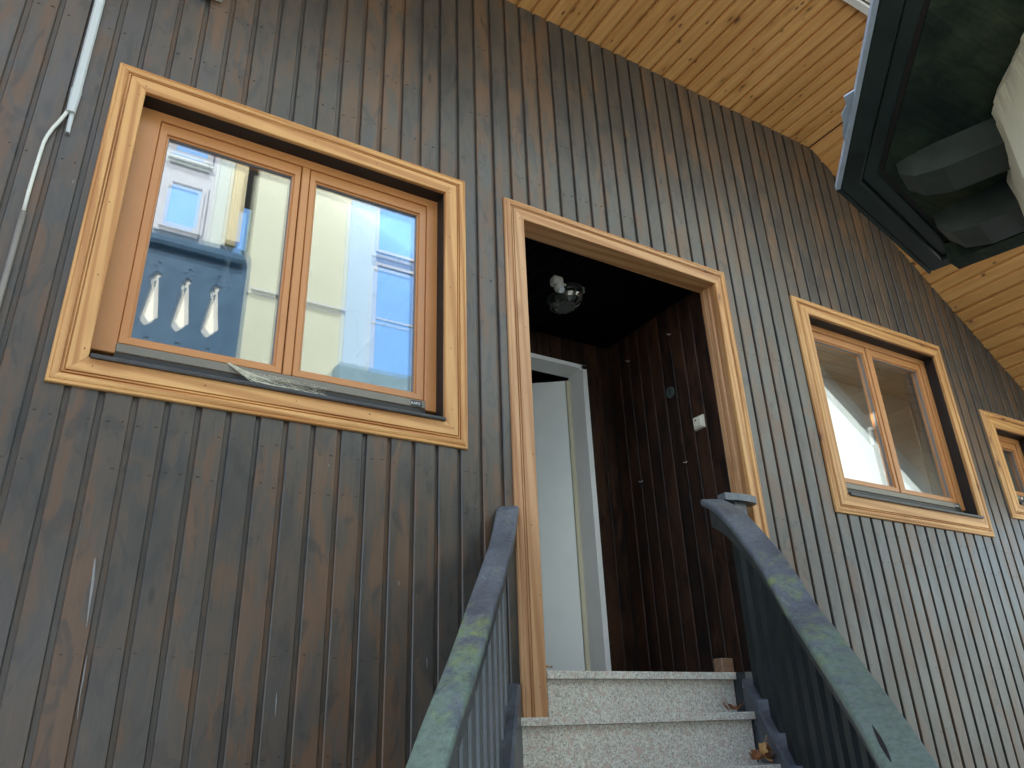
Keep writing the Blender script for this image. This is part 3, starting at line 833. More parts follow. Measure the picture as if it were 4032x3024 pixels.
ZR = [(-0.02, 1.064), (0.0, 1.047), (0.06, 0.993), (0.13, 0.910), (0.19, 0.828), (0.25, 0.742), (0.31, 0.655), (0.38, 0.540), (0.46, 0.405), (0.545, 0.296), (0.61, 0.213), (0.717, 0.092), (0.80, 0.000), (0.89, -0.100), (1.0, -0.215), (1.30, -0.53)]
SRt = [(-0.02, 0.240), (0.0, 0.206), (0.048, 0.128), (0.10, 0.024), (0.15, -0.066), (0.20, -0.15), (0.35, -0.36), (0.6, -0.70), (1.0, -1.15), (1.2, -1.40)]
ZL = [(-0.03, 0.915), (0.02, 0.882), (0.10, 0.79), (0.18, 0.704), (0.30, 0.603), (0.375, 0.538), (0.53, 0.400), (0.68, 0.254), (0.74, 0.197), (0.82, 0.125), (0.90, 0.050), (1.0, -0.054), (1.25, -0.32)]
SLt = [(-0.02, 0.205), (0.043, 0.155), (0.089, 0.105), (0.129, 0.058), (0.152, 0.030), (0.205, -0.045), (0.241, -0.095), (0.35, -0.25), (0.6, -0.56), (1.0, -1.10), (1.2, -1.38)]
PR = RailPath((2.752, 2.735), (2.42, 1.93), (1.60, 1.12), -1, ZR, SRt)
PLt = RailPath((1.684, 2.735), (1.315, 2.262), (0.84, 1.72), 1, ZL, SLt)

def railing(path, w, ztab, stab, u0, u1, beam, beam_h, slat_off, slat_t, slat_w, pitch, string, sh, capm, label, u_s0=0.0, slm='slat', bmm='rail', stm='string'):
    p0 = path.pt(0.5, 0, -1.5)
    t = thing('stair_railing', label, 'railing', p0)
    c = 0.011
    cap = [(0.004, -0.034), (0, -0.026), (0, -c), (0.0035, -0.0035), (c, 0), (w*0.5, 0.002), (w-c, 0), (w-0.0035, -0.0035), (w, -c), (w, -0.026), (w-0.004, -0.034)]
    add('handrail', path.sweep(cap, ztab, u0, u1, 60), M[capm], t)
    b0, b1 = beam
    bs = [(b0, -0.034-beam_h+0.004), (b0, -0.0345), (b1, -0.0345), (b1, -0.034-beam_h+0.004), (b1-0.004, -0.034-beam_h), (b0+0.004, -0.034-beam_h)]
    add('rail_beam', path.sweep(bs, ztab, u0+0.005, u1, 60), M[bmm], t)
    s0, s1 = string
    ss = [(s0, -sh), (s0, -0.010), (s0+0.010, 0.0), (s1-0.006, 0.0), (s1, -0.006), (s1, -sh)]
    add('stringer', path.sweep(ss, stab, u_s0, u1, 60), M[stm], t)
    d = 0.10
    L = path.len[-1]
    while d < L-0.05:
        u = path.u_at(d)
        if u > u1-0.01: break
        if u > u_s0:
            lo_ = [path.pt(path.u_at(d+a*slat_w/2), slat_off+b*slat_t/2, 0) for a, b in ((-1, -1), (1, -1), (1, 1), (-1, 1))]
            us = [path.u_at(d+a*slat_w/2) for a in (-1, 1, 1, -1)]
            A = [(x, y, interp(stab, q)-0.002) for (x, y, _), q in zip(lo_, us)]
            B_ = [(x, y, interp(ztab, q)-0.034-beam_h+0.004) for (x, y, _), q in zip(lo_, us)]
            add('slat', prism(A, B_), M[slm], t)
        d += pitch
    return t
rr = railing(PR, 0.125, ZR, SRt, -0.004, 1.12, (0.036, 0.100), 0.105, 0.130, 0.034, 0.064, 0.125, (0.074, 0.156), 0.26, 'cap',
        'weathered dark railing with mossy green handrail right of the steps', 0.0, 'slat_shaded', 'rail_shaded', 'string')
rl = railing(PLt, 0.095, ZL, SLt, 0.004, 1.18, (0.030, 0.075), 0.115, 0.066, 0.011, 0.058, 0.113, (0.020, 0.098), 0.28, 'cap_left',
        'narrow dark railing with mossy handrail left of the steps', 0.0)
add('newel_block', box(2.842, 2.985, 2.700, 2.7745, -1.48, 0.236), M['rail_shaded'], rr)
lo_, hi_ = [], []
for i in range(7):
    u = 0.805+0.012*i; q = 0.0065*math.sin(math.pi*(i+0.4)/6.8)
    z = interp(ZR, u)+0.0012
    lo_.append(PR.pt(u, 0.030-q-0.001*i, z)); hi_.append(PR.pt(u, 0.030+q-0.001*i, z))
lp = lo_+hi_[::-1]
add('split', prism(lp, [(x, y, z-0.02) for x, y, z in lp]), M['black'], rr)
# short level return of the right handrail against the door trim
pr = [(2.885, 2.748), (2.880, 2.690), (2.96, 2.672), (3.05, 2.672), (3.095, 2.684), (3.112, 2.708), (3.112, 2.748)]
add('rail_return', prism([(x, y, 1.052) for x, y in pr], [(x, y, 1.088) for x, y in pr]), M['cap'], rr)
add('return_block', box(2.95, 3.03, 2.70, 2.746, 0.93, 1.0515), M['rail'], rr)

# ------------------------------------------------------------------ small things in the doorway
lamp = thing('bulkhead_lamp', 'oval caged lamp on the dark porch ceiling behind the sensor', 'lamp', (2.47, 3.38, VZ1))
def ell(cx, cy, a, b, z, n=20): return [(cx+a*math.cos(2*math.pi*i/n), cy+b*math.sin(2*math.pi*i/n), z) for i in range(n)]
LX, LY = 2.455, 3.345
add('lamp_base', prism(ell(LX, LY, 0.098, 0.140, VZ1-0.026), ell(LX, LY, 0.098, 0.140, VZ1-0.001)), M['lamp_metal'], lamp)
prof = [(1.0, 0.026), (0.97, 0.050), (0.86, 0.074), (0.68, 0.093), (0.5, 0.100)]
V, F = [], []
for q, dz in prof: V += ell(LX, LY, 0.088*q, 0.128*q, VZ1-dz)
for s in range(len(prof)-1):
    for i in range(20): F.append((s*20+i, s*20+(i+1) % 20, (s+1)*20+(i+1) % 20, (s+1)*20+i))
F.append(tuple(range((len(prof)-1)*20, len(prof)*20)))
add('lamp_glass', (V, F), M['lamp_glass'], lamp)
add('bulb_cover', prism(ell(LX, LY, 0.045, 0.066, VZ1-0.06), ell(LX, LY, 0.063, 0.09, VZ1-0.027)), M['lamp_white'], lamp)
for i in range(10):
    an = 2*math.pi*i/10+0.15
    pts = [(LX+0.093*q*math.cos(an), LY+0.133*q*math.sin(an), VZ1-dz-0.003) for q, dz in prof]
    add('cage_bar', tube(pts, 0.0042, 6), M['cage'], lamp)
for q, dz in ((0.86, 0.077), (0.5, 0.104)):
    pts = [(LX+0.093*q*math.cos(2*math.pi*i/24), LY+0.133*q*math.sin(2*math.pi*i/24), VZ1-dz) for i in range(25)]
    add('cage_ring', tube(pts, 0.0042, 6, False), M['cage'], lamp)
add('bottom_disc', prism(ell(LX, LY, 0.046, 0.066, VZ1-0.108), ell(LX, LY, 0.046, 0.066, VZ1-0.1035)), M['lamp_metal'], lamp)
add('lamp_cable', tube([(LX+0.06, LY-0.045, VZ1-0.03), (LX+0.085, LY-0.085, VZ1-0.012), (LX+0.06, LY-0.115, VZ1-0.006), (LX+0.02, LY-0.12, VZ1-0.005)], 0.0045, 6), M['plastic'], lamp)

sen = thing('motion_sensor', 'small white motion sensor with ball head on the dark porch ceiling', 'sensor', (2.30, 3.2, VZ1))
SX, SY = 2.305, 3.215
add('sensor_box', chbox(SX-0.035, SX+0.035, SY-0.030, SY+0.030, VZ1-0.060, VZ1-0.001, 0.010), M['plastic'], sen)
bm = bmesh.new(); bmesh.ops.create_uvsphere(bm, u_segments=16, v_segments=10, radius=0.031)
bm.transform(Matrix.Translation((SX+0.004, SY-0.014, VZ1-0.078)))
me = bpy.data.meshes.new('sensor_head'); bm.to_mesh(me); bm.free()
for q in me.polygons: q.use_smooth = True
link_mesh('sensor_head', me, M['plastic'], sen)
add('sensor_lens', tube([(SX+0.006, SY-0.020, VZ1-0.088), (SX+0.010, SY-0.034, VZ1-0.104)], [0.027, 0.019], 14), M['trunking'], sen)
add('cable_stub', tube([(SX+0.034, SY, VZ1-0.032), (SX+0.065, SY+0.002, VZ1-0.034)], 0.0065, 8), M['plastic'], sen)

sw = thing('light_switch', 'cream rocker light switch with red pilot light on dark porch wall', 'switch', (3.158, 3.06, 1.648))
def on_wall(y0, y1, z0, z1, t0, t1, c=0.003):
    a = [(VX1-t0, y, z) for y, z in ((y0, z0), (y1, z0), (y1, z1), (y0, z1))]
    b = [(VX1-t1, y, z) for y, z in ((y0+c, z0+c), (y1-c, z0+c), (y1-c, z1-c), (y0+c, z1-c))]
    return prism(a, b)
add('switch_plate', on_wall(3.020, 3.101, 1.607, 1.688, 0.0, 0.018, 0.005), M['switch'], sw)
add('rocker', on_wall(3.032, 3.089, 1.619, 1.676, 0.018, 0.024, 0.003), M['switch'], sw)
add('pilot_light', on_wall(3.066, 3.078, 1.657, 1.669, 0.0238, 0.0255, 0.001), M['red'], sw)
npl = thing('number_plate', 'round grey plate with the number 8 on dark porch wall', 'sign', (3.158, 3.27, 1.927))
add('plate_disc', prism([(VX1-0.0005, 3.271+0.036*math.cos(i*math.pi/14), 1.927+0.038*math.sin(i*math.pi/14)) for i in range(28)], [(VX1-0.006, 3.271+0.034*math.cos(i*math.pi/14), 1.927+0.036*math.sin(i*math.pi/14)) for i in range(28)]), M['plate'], npl)
text_mesh('plate_number', '8', 0.060, M['plate_ink'], npl, (VX1-0.0064, 3.271, 1.927), (0, -1, 0), (0, 0, 1), 0.0006)
hooks = [(3.208, 1.442, 'small steel coat hook on porch wall below the number plate'), (3.622, 1.442, 'small steel coat hook low on porch wall near the inner door'),
         (3.204, 2.299, 'small steel coat hook high on porch wall above the number plate'), (3.624, 2.294, 'small steel coat hook high in the dark porch corner')]
for y, z, lb in hooks:
    vf = tube([(VX1-0.001, y, z+0.012), (VX1-0.006, y, z+0.004), (VX1-0.022, y-0.002, z), (VX1-0.034, y-0.004, z+0.001)], 0.0032, 7)
    tag(add('coat_hook', vf, M['steel']), lb, 'hook', 'coat hooks on the porch wall')
tag(add('wood_block', chbox(3.055, 3.140, 3.05, 3.11, VZ0-0.003, 0.332, 0.004), M['block']), 'small pale wooden block standing on porch floor by the door jamb', 'block')

# ------------------------------------------------------------------ cable trunking, cable, junction box
YC = YB
tr = thing('cable_trunking', 'pale grey plastic cable trunking running up the dark boards', 'trunking', (-0.24, YC, 2.2))
def slanted(xb, xt, zb, zt, w0, w1, y0, y1, c):
    def lp(x, z, w): return [(x-w, y1, z), (x+w, y1, z), (x+w, y0+c, z), (x+w-c, y0, z), (x-w+c, y0, z), (x-w, y0+c, z)]
    return prism(lp(xb, zb, w0), lp(xt, zt, w1))
add('trunking_body', slanted(-0.240, -0.2465, 2.335, 4.045, 0.0165, 0.0185, YC-0.026, YC-0.001, 0.006), M['trunking'], tr)
add('trunking_sleeve', slanted(-0.241, -0.240, 2.225, 2.340, 0.0150, 0.0185, YC-0.029, YC-0.001, 0.006), M['trunking'], tr)
add('trunking_tail', slanted(-0.234, -0.236, 2.135, 2.226, 0.0070, 0.0085, YC-0.016, YC-0.001, 0.004), M['trunking'], tr)
cb = thing('cable', 'bent white cable leaving the trunking and turning brown lower down', 'cable', (-0.3, YC, 1.7))
yw = YC-0.010
pts = [(-0.250, yw-0.006, 2.236), (-0.258, yw-0.003, 2.209), (-0.270, yw, 2.172), (-0.283, yw, 2.135), (-0.293, yw, 2.095), (-0.2985, yw, 2.060), (-0.301, yw, 1.97), (-0.3025, yw, 1.83), (-0.3015, yw+0.002, 1.742)]
add('white_length', tube(pts, 0.0068, 8), M['cable_white'], cb, True)
add('brown_length', tube([(-0.3012, yw, 1.745), (-0.3005, yw, 1.55), (-0.3005, yw, 1.38), (-0.3015, yw, 0.9), (-0.3025, yw, 0.2), (-0.30, yw, -1.45)], 0.0105, 8), M['cable_brown'], cb, True)
tag(add('junction_box', chbox(0.090, 0.215, YC-0.045, YC-0.001, 3.100, 3.190, 0.006), M['plastic']), 'pale box on the dark boards at top edge above the large window', 'junction box')

# bird droppings on the boards
def drip(pts, ws):
    V = []
    for (x, z), w in zip(pts, [q*0.6 for q in ws]): V += [(x-w, YB-0.0022, z), (x+w, YB-0.0022, z), (x+w*0.8, YB+0.001, z), (x-w*0.8, YB+0.001, z)]
    F = []
    n = len(pts)
    for i in range(n-1):
        for j in range(4): F.append((i*4+j, i*4+(j+1) % 4, (i+1)*4+(j+1) % 4, (i+1)*4+j))
    return V, F+[(3, 2, 1, 0), tuple(range((n-1)*4, n*4))]
add('dropping_streak', drip([(0.127, 0.560), (0.130, 0.52), (0.133, 0.483), (0.1345, 0.44), (0.1365, 0.40), (0.139, 0.35)], [0.003, 0.006, 0.007, 0.005, 0.0035, 0.001]), M['drip'], house)
add('dropping_streak', drip([(0.1545, 0.27), (0.1545, 0.235), (0.1555, 0.20), (0.155, 0.165), (0.157, 0.12), (0.160, 0.09)], [0.001, 0.003, 0.0035, 0.002, 0.002, 0.0006]), M['drip'], house)
for x, z, h, w in [(0.735, 0.125, 0.036, 0.0032), (1.28, 0.26, 0.02, 0.0016), (1.16, 0.545, 0.010, 0.0024), (0.86, 0.97, 0.006, 0.003), (-0.18, 1.93, 0.008, 0.003)]:
    add('dropping', drip([(x, z+h), (x+0.0006, z+h*0.4), (x+0.001, z-h*0.2), (x+0.0016, z-h)], [w*0.2, w, w*0.8, w*0.15]), M['drip'], house)

# ------------------------------------------------------------------ cobweb under the large window
V, F = [], []
wr_ = random.Random(5)
def strand(a, b, sag, r=0.0006, n=7):
    global V, F
    a, b = Vector(a), Vector(b)
    pts = [a.lerp(b, i/n)+Vector((0, -sag*0.3, -sag))*4*(i/n)*(1-i/n) for i in range(n+1)]
    V, F = join((V, F), tube(pts, r, 3, False))
top = [(0.455, 2.850, 1.352), (0.50, 2.846, 1.336), (0.56, 2.846, 1.333), (0.62, 2.846, 1.335), (0.665, 2.846, 1.334), (0.70, 2.846, 1.333), (0.80, 2.846, 1.330), (0.86, 2.846, 1.327)]
bot = [(0.50, 2.80, 1.300), (0.55, 2.765, 1.256), (0.61, 2.755, 1.250), (0.68, 2.752, 1.248), (0.74, 2.752, 1.2475), (0.79, 2.756, 1.249), (0.83, 2.775, 1.258)]
for i in range(120):
    a = Vector(wr_.choice(top)).lerp(Vector(wr_.choice(top)), wr_.random()*0.4); b = Vector(wr_.choice(bot)).lerp(Vector(wr_.choice(bot)), wr_.random()*0.5)
    if abs(a.x-b.x) > 0.16: continue
    strand(a, b, wr_.uniform(0.0, 0.012), wr_.uniform(0.00015, 0.00035))
for i in range(34):
    j = wr_.randint(0, len(bot)-2); a = Vector(bot[j]); b = Vector(bot[j+1])
    jit = lambda: Vector((wr_.uniform(-.02, .02), wr_.uniform(-.006, .006), wr_.uniform(-.002, .007)))
    strand(a+jit(), b+jit(), wr_.uniform(0, 0.004), 0.0008)
for i in range(26):
    strand((0.455+wr_.uniform(0, .02), 2.848, 1.352+wr_.uniform(-.004, .004)), (0.56+wr_.uniform(-.03, .08), 2.80, 1.285+wr_.uniform(-.01, .01)), wr_.uniform(0, 0.008), 0.0006)
tag(add('cobweb', (V, F), M['web']), 'dusty pale cobweb hanging over the sill of the large window', 'cobweb')

# dark ornament hanging behind the left pane
orn = thing('hanging_ornament', 'dark little bell hanging on strings behind the large window', 'ornament', (0.42, 2.93, 1.70))
oy = 2.935
add('string', tube([(0.405, oy, 2.33), (0.408, oy, 1.93)], 0.0012, 5), M['lamp_metal'], orn)
prof = [(0.001, 1.885), (0.010, 1.88), (0.016, 1.86), (0.013, 1.845), (0.010, 1.835), (0.016, 1.80), (0.020, 1.765), (0.029, 1.735), (0.032, 1.728)]
V, F = [], []
for r_, z in prof: V += [(0.418+r_*math.cos(i*math.pi/7), oy+r_*0.7*math.sin(i*math.pi/7), z) for i in range(14)]
for s in range(len(prof)-1):
    for i in range(14): F.append((s*14+i, s*14+(i+1) % 14, (s+1)*14+(i+1) % 14, (s+1)*14+i))
F += [tuple(range(14))[::-1], tuple(range(len(prof)*14-14, len(prof)*14))]
add('bell', (V, F), M['lamp_metal'], orn, True)
add('cord_knot', tube([(0.385, oy, 1.93), (0.408, oy, 1.915), (0.412, oy, 1.888), (0.418, oy, 1.882)], 0.004, 6), M['lamp_metal'], orn)

# ------------------------------------------------------------------ dead leaves
def leaf(loc, size, rot, mat, label, seed, curl=0.35):
    r = random.Random(seed)
    n = 9
    L, Rr, Mid = [], [], []
    for i in range(n+1):
        t = i/n
        w = math.sin(math.pi*min(1, t*0.92+0.06))**0.8*0.30*(1+0.38*math.sin(t*17+seed))*(1 if 0 < i < n else 0.08)
        zz = curl*(t-0.5)**2+0.05*math.sin(t*6+seed)
        Mid.append(Vector((t-0.5, 0, zz)))
        L.append(Vector((t-0.5, w, zz+curl*w*1.1))); Rr.append(Vector((t-0.5, -w*r.uniform(.8, 1.1), zz+curl*w*0.8)))
    stem = [Vector((-0.5-0.06*i, 0.01*i*i, Mid[0].z+0.03*i*i*0.5)) for i in range(1, 5)]
    mt = Matrix.Translation(loc) @ Matrix.Rotation(rot[2], 4, 'Z') @ Matrix.Rotation(rot[1], 4, 'Y') @ Matrix.Rotation(rot[0], 4, 'X') @ Matrix.Scale(size, 4)
    V, F = [], []
    th = Vector((0, 0, -0.012))
    for lay in (Vector((0, 0, 0)), th):
        for row in (L, Mid, Rr): V += [mt @ (p+lay) for p in row]
    k_ = n+1
    for lay in (0, 3*k_):
        for a in (0, 1):
            for i in range(n): F.append((lay+a*k_+i, lay+a*k_+i+1, lay+(a+1)*k_+i+1, lay+(a+1)*k_+i))
    for row in (0, 2):
        for i in range(n): F.append((row*k_+i, row*k_+i+1, 3*k_+row*k_+i+1, 3*k_+row*k_+i))
    vf = join((V, F), tube([mt @ Mid[0]]+[mt @ q for q in stem], [size*0.014]*5, 5))
    tag(add('dead_leaf', vf, mat), label, 'leaf', 'dead leaves on the steps')
z2, z3 = 0.0655, -0.1375
leaf((2.690, 2.668, z2+0.018), 0.078, (0.5, 0.2, 0.3), M['leaf'], 'curled brown leaf in the right corner of the second step', 1, 0.5)
leaf((2.738, 2.672, z2+0.016), 0.060, (-0.4, 0.3, 2.0), M['leaf'], 'small brown leaf touching the railing on the second step', 2, 0.5)
leaf((2.665, 2.676, z2+0.024), 0.050, (0.9, -0.6, 1.4), M['leaf'], 'upright brown leaf tip left of its curled neighbour on the second step', 3, 0.4)
leaf((1.812, 2.775, 0.2375+0.012), 0.060, (0.2, 0.1, 0.2), M['leaf_pale'], 'single orange leaf on the door sill beside left trim', 4, 0.4)
pile = [((2.640, 2.523, z3+0.030), 0.075, (0.5, -0.5, 0.4), 'leaf', 'dark brown leaf at the left edge of the leaf heap'),
        ((2.672, 2.512, z3+0.050), 0.078, (1.2, 0.9, 1.2), 'leaf_pale', 'tan leaf standing upright in the middle of the leaf heap'),
        ((2.700, 2.515, z3+0.048), 0.072, (0.9, 1.1, 2.1), 'leaf', 'rust brown leaf leaning on the stringer behind the tan one'),
        ((2.665, 2.500, z3+0.022), 0.062, (0.2, 0.3, 2.8), 'leaf', 'flat brown leaf at the front of the leaf heap'),
        ((2.718, 2.500, z3+0.022), 0.066, (-0.5, 0.2, 0.9), 'leaf', 'crumpled brown leaf low in the heap by the railing'),
        ((2.742, 2.522, z3+0.030), 0.058, (0.6, -0.3, 1.9), 'leaf', 'brown leaf at the far right end of the leaf heap'),
        ((2.690, 2.492, z3+0.012), 0.045, (0.1, 0.1, 0.3), 'leaf_pale', 'small tan leaf scrap in front of the leaf heap')]
for i, (lc, sz, rt, mt_, lb) in enumerate(pile): leaf(lc, sz, rt, M[mt_], lb, 20+i, 0.45)

# ------------------------------------------------------------------ neighbouring corner with its dark eave
nb_ = thing('corner_house', 'cream plastered house corner with dark green eave near the camera', 'house', (2.3, 0.3, -1.5))
HZ = 1.6
A_, B_, C_, D_ = Vector((0.70, -0.130)), Vector((2.016, 1.188)), Vector((2.777, 1.357)), Vector((2.90, 0.82))
E_ = Vector((0.70, -1.8)); G_ = Vector((3.1, -1.8))
P1_, P2_ = Vector((2.98, 0.50)), Vector((6.9, 0.40))  # unseen right wing, added to block low light from the boarded wall
G_ = Vector((6.9, -1.8))
poly = [E_, A_, B_, C_, P1_, P2_, G_]
def inset(poly, d):
    out = []
    n = len(poly)
    for i in range(n):
        p0, p1, p2 = poly[i-1], poly[i], poly[(i+1) % n]
        t0, t1 = (p1-p0).normalized(), (p2-p1).normalized()
        n0, n1 = Vector((t0.y, -t0.x)), Vector((t1.y, -t1.x))
        # intersect the two shifted lines
        a0, a1 = p1+n0*d, p1+n1*d
        den = t0.x*t1.y-t0.y*t1.x
        if abs(den) < 1e-6: out.append(a0); continue
        s = ((a1.x-a0.x)*t1.y-(a1.y-a0.y)*t1.x)/den
        out.append(a0+t0*s)
    return out
def band(d0, d1, z0, z1):
    o, i_ = inset(poly, d0), inset(poly, d1)
    n = len(poly); c = 0.006
    o2, i2 = inset(poly, d0+c), inset(poly, d1-c)
    V = [(*p, z1) for p in o]+[(*p, z0+c) for p in o]+[(*p, z0) for p in o2]+[(*p, z0) for p in i2]+[(*p, z0+c) for p in i_]+[(*p, z1) for p in i_]
    F = []
    for s in range(6):
        t_ = (s+1) % 6
        for k_ in range(n): F.append((s*n+k_, s*n+(k_+1) % n, t_*n+(k_+1) % n, t_*n+k_))
    return V, F
e0 = inset(poly, -0.010); e1 = inset(poly, 0.004)
ed = [e0[1], e0[2], e1[2], e1[1]]
add('drip_edge', prism([(*p, HZ+0.002) for p in ed], [(*p, HZ+0.020) for p in ed]), M['zinc'], nb_)
ed = [e0[2]+Vector((0.001, 0)), e0[3], e1[3], e1[2]+Vector((0.001, 0))]
add('gutter_lip', prism([(*p, HZ+0.003) for p in ed], [(*p, HZ+0.020) for p in ed]), M['eave_frame'], nb_)
add('eave_board', band(0.0045, 0.066, HZ, HZ+0.018), M['eave_frame'], nb_)
add('eave_board', band(0.068, 0.118, HZ+0.014, HZ+0.03), M['eave_frame'], nb_)
ip = inset(poly, 0.134)
add('soffit_panel', prism([(*p, HZ+0.017) for p in ip], [(*p, HZ+0.0203) for p in ip]), M['eave'], nb_)
rp = inset(poly, 0.003)
rp2 = inset(poly, 0.9)
add('roof', prism([(*p, HZ+0.0205) for p in inset(poly, 0.03)], [(*p, HZ+0.17) for p in inset(poly, 0.25)]), M['core'], nb_)
def beam(end, wall, w, z0, z1, ch):
    end, wall = Vector(end), Vector(wall)
    t_ = (end-wall).normalized(); n_ = Vector((t_.y, -t_.x))
    def lp(p, zz0, k_=1.0): return [(*(p-n_*w*k_), zz0), (*(p+n_*w*k_), zz0), (*(p+n_*w*k_), z1), (*(p-n_*w*k_), z1)]
    secs = [lp(wall, z0), lp(end-t_*ch, z0), lp(end-t_*ch*0.35, z0+0.018, 0.86), lp(end, z0+(z1-z0)*0.55, 0.7)]
    V = [p for s in secs for p in s]; F = []
    for s in range(3):
        for i in range(4): F.append((s*4+i, s*4+(i+1) % 4, (s+1)*4+(i+1) % 4, (s+1)*4+i))
    return V, F+[(3, 2, 1, 0), (12, 13, 14, 15)]
add('rafter_end', beam((2.14, 1.045), (2.30, 0.60), 0.075, 1.520, HZ+0.021, 0.12), M['rafter'], nb_)
add('rafter_end', beam((2.515, 1.150), (2.64, 0.60), 0.082, 1.500, HZ+0.021, 0.12), M['rafter'], nb_)
add('barge_plank', prism([(*p, 1.535) for p in (Vector((2.655, 1.225)), Vector((2.735, 1.235)), Vector((2.86, 0.78)), Vector((2.77, 0.76)))], [(*p, HZ+0.0135) for p in (Vector((2.655, 1.225)), Vector((2.735, 1.235)), Vector((2.86, 0.78)), Vector((2.77, 0.76)))]), M['eave'], nb_)
# torn sheet-metal flap on the drip edge
fl = [(1.700, 0.884), (1.694, 0.916), (1.728, 0.934), (1.748, 0.966), (1.790, 0.992), (1.812, 1.012), (1.860, 1.044)]
add('metal_flap', prism([(x, y, HZ+0.012) for x, y in fl], [(x, y, HZ+0.016) for x, y in fl]), M['zinc'], nb_)
# plastered walls with an uneven top edge
Wp = [Vector((1.10, -1.8)), Vector((1.10, -0.345)), Vector((1.907, 0.535)), Vector((2.06, 0.705)), Vector((2.253, 0.79)), Vector((2.438, 0.871)), Vector((2.70, 0.958)), Vector((2.78, 0.70)), Vector((2.86, 0.20)), Vector((6.6, 0.10)), Vector((6.6, -1.8))]
fine = []
wr_ = random.Random(3)
for a, b in zip(Wp[:-1], Wp[1:]):
    n = max(1, int((b-a).length/0.012))
    for i in range(n): fine.append(a.lerp(b, i/n))
fine.append(Wp[-1])
lo_ = [(*p, -1.5) for p in fine]; md = [(*p, 1.50) for p in fine]
cen = Vector((2.2, -0.6))
up_ = [(*(p+(p-cen).normalized()*(0.004+0.005*math.sin(i*0.21)+0.003*math.sin(i*0.83+1)+wr_.uniform(-0.0025, 0.0025))), 1.587+0.007*math.sin(i*0.13)+wr_.uniform(-0.004, 0.004)) for i, p in enumerate(fine)]
tp = [(*(p+(cen-p)*0.02), HZ+0.030) for p in fine]
V = lo_+md+up_+tp; n = len(fine); F = []
for s in range(3):
    for i in range(n): F.append((s*n+i, s*n+(i+1) % n, (s+1)*n+(i+1) % n, (s+1)*n+i))
F.append(tuple(range(3*n, 4*n)))
add('wall', (V, F), M['plaster'], nb_)

# ------------------------------------------------------------------ house across the yard (seen mirrored in the large window)
op = thing('opposite_house', 'cream and white house across the yard mirrored in the large window', 'house', (2.0, -6.2, -1.5))
YO, K1 = -6.0, 1.3118
def sx(v): return v*K1
ZT = 13.0
add('wall', join(box(sx(-6), sx(1.02), YO-0.3, YO, -1.5, ZT)), M['fac_white'], op)
add('corner_strip', box(sx(1.02)+0.002, sx(1.205), YO-0.3, YO+0.06, -1.5, ZT), M['fac_mint'], op)
add('yellow_blind', box(sx(1.21), sx(1.375), YO-0.1, YO+0.12, sx(5.95), ZT), M['fac_yellow'], op)
add('recess', box(sx(1.206), sx(1.60), YO-0.5, YO-0.35, -1.5, ZT), M['fac_dark'], op)
add('recess_pane', box(sx(1.38), sx(1.56), YO-0.345, YO-0.33, sx(5.2), sx(6.75)), M['fac_glass'], op)
add('wall', box(sx(1.545), sx(2.86), YO-0.3, YO, -1.5, ZT), M['fac_cream'], op)
add('corner_strip', box(sx(2.861), sx(3.26), YO-0.3, YO+0.04, -1.5, ZT), M['fac_blue'], op)
add('wall', box(sx(4.1), sx(16), YO-0.3, YO, -1.5, ZT), M['fac_grey'], op)
add('wall', join(box(sx(3.261), sx(4.099), YO-0.3, YO-0.02, -1.5, sx(4.45)), box(sx(3.261), sx(4.099), YO-0.3, YO-0.02, sx(7.4), ZT)), M['fac_blue'], op)
add('string_course', box(sx(1.60), sx(2.858), YO+0.001, YO+0.05, sx(5.345), sx(5.375)), M['fac_white'], op)
def far_window(x0, x1, z0, z1, fw, bars=()):
    w = add('window', ring(x0-fw, x1+fw, z0-fw, z1+fw, fw, fw, fw, fw, YO-0.02, YO+0.05), M['fac_white'], op)
    # the ring front faces the yard (+Y)
    add('pane', box(x0-0.005, x1+0.005, YO+0.002, YO+0.014, z0-0.005, z1+0.005), M['fac_glass'], w)
    for zb in bars: add('glazing_bar', box(x0, x1, YO+0.012, YO+0.035, zb-0.02, zb+0.02), M['fac_white'], w)
    return w
far_window(sx(0.485), sx(0.845), sx(6.02), sx(6.64), 0.10)
far_window(sx(0.46), sx(0.85), sx(7.14), sx(7.9), 0.09)
add('window_ledge', box(sx(0.38), sx(0.93), YO+0.001, YO+0.08, sx(7.00), sx(7.04)), M['fac_mint'], op)
far_window(sx(3.29), sx(4.05), sx(6.49), sx(7.30), 0.06)
far_window(sx(3.29), sx(4.05), sx(4.50), sx(6.22), 0.06, (sx(5.36),))
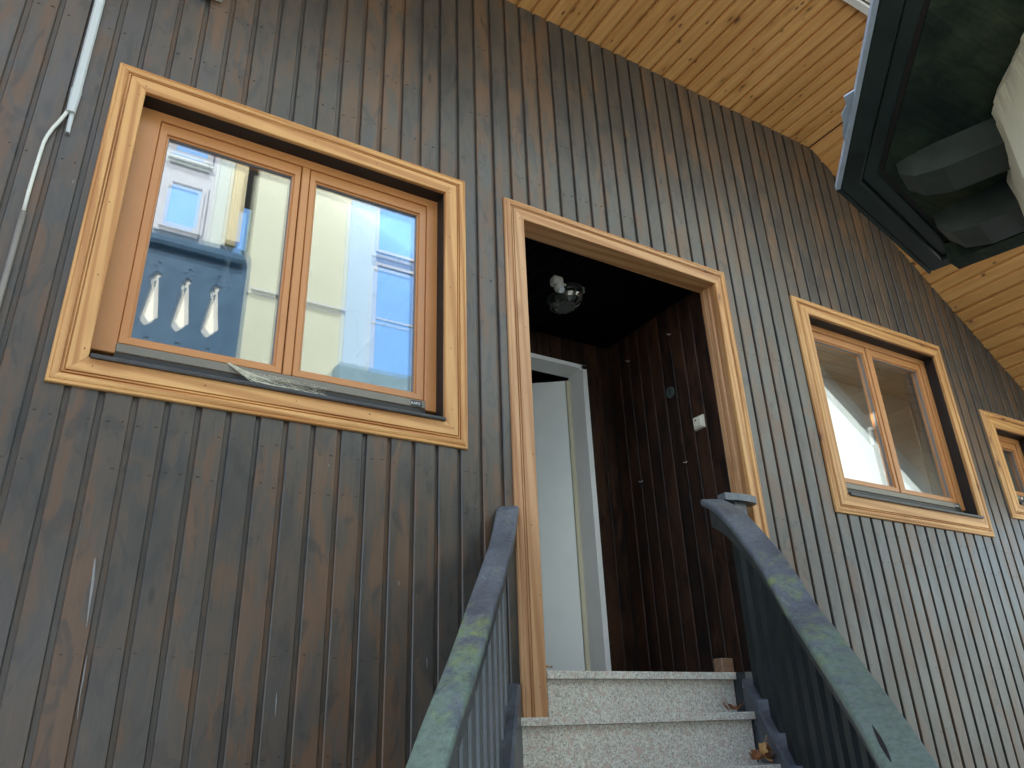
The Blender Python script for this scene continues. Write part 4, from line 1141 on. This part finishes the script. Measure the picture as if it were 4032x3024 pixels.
# balcony board with tie-shaped cut-outs
YBk, K2 = -4.6, 1.3516
def balcony_board():
    cu = bpy.data.curves.new('balcony_curve', 'CURVE'); cu.dimensions = '2D'; cu.fill_mode = 'BOTH'; cu.extrude = 0.008
    def poly2(pts):
        sp = cu.splines.new('POLY'); sp.points.add(len(pts)-1)
        for p_, (x, y) in zip(sp.points, pts): p_.co = (x*K2, y*K2, 0, 1)
        sp.use_cyclic_u = True
    poly2([(-4.0, 3.0), (1.345, 3.0), (1.345, 4.90), (1.33, 4.98), (1.29, 5.03), (1.22, 5.05), (-4.0, 4.97)])
    for i in range(-12, 2):
        ox = 0.725+i*0.295
        poly2([(ox-0.005, 4.54), (ox-0.048, 4.495), (ox-0.012, 4.45), (ox-0.072, 4.005), (ox, 3.93), (ox+0.075, 3.995), (ox+0.018, 4.455), (ox+0.055, 4.50)])
        poly2([(ox+0.01+0.018*math.cos(t*math.pi/5), 4.64+0.013*math.sin(t*math.pi/5)) for t in range(10)])
        poly2([(ox-0.035, 3.765), (ox, 3.73), (ox+0.035, 3.765)])
    tmp = bpy.data.objects.new('tmp', cu); COL.objects.link(tmp)
    me = bpy.data.meshes.new_from_object(tmp.evaluated_get(bpy.context.evaluated_depsgraph_get()))
    bpy.data.objects.remove(tmp)
    me.transform(Matrix(((1, 0, 0, 0), (0, 0, -1, YBk), (0, 1, 0, 0), (0, 0, 0, 1))))
    me.materials.clear()
    return link_mesh('balcony_board', me, M['balcony'], op)
balcony_board()
add('backing_panel', box(-5.3, 1.30*K2, YBk-0.045, YBk-0.030, 3.05*K2, 4.80*K2), M['fac_pale'], op)
add('balcony_rail', tube([(-5.4, YBk+0.0, 4.90*K2), (1.25*K2, YBk+0.0, 4.90*K2)], 0.11, 12), M['balcony'], op)
add('balcony_floor', box(-5.4, 1.35*K2, YO+0.065, YBk-0.03, 3.0*K2-0.15, 3.0*K2), M['fac_cream'], op)
add('lower_parapet', box(sx(2.72), sx(4.3), YO+0.1, YO+0.5, sx(3.9), sx(4.40)), M['facade_slate'], op)
add('roof', prism([(-9, YO-5, ZT), (22, YO-5, ZT), (22, YO+0.5, ZT), (-9, YO+0.5, ZT)], [(-9, YO-5, ZT+1.8), (22, YO-5, ZT+1.8), (22, YO+0.4, ZT+0.15), (-9, YO+0.4, ZT+0.15)]), M['roof_tile'], op)
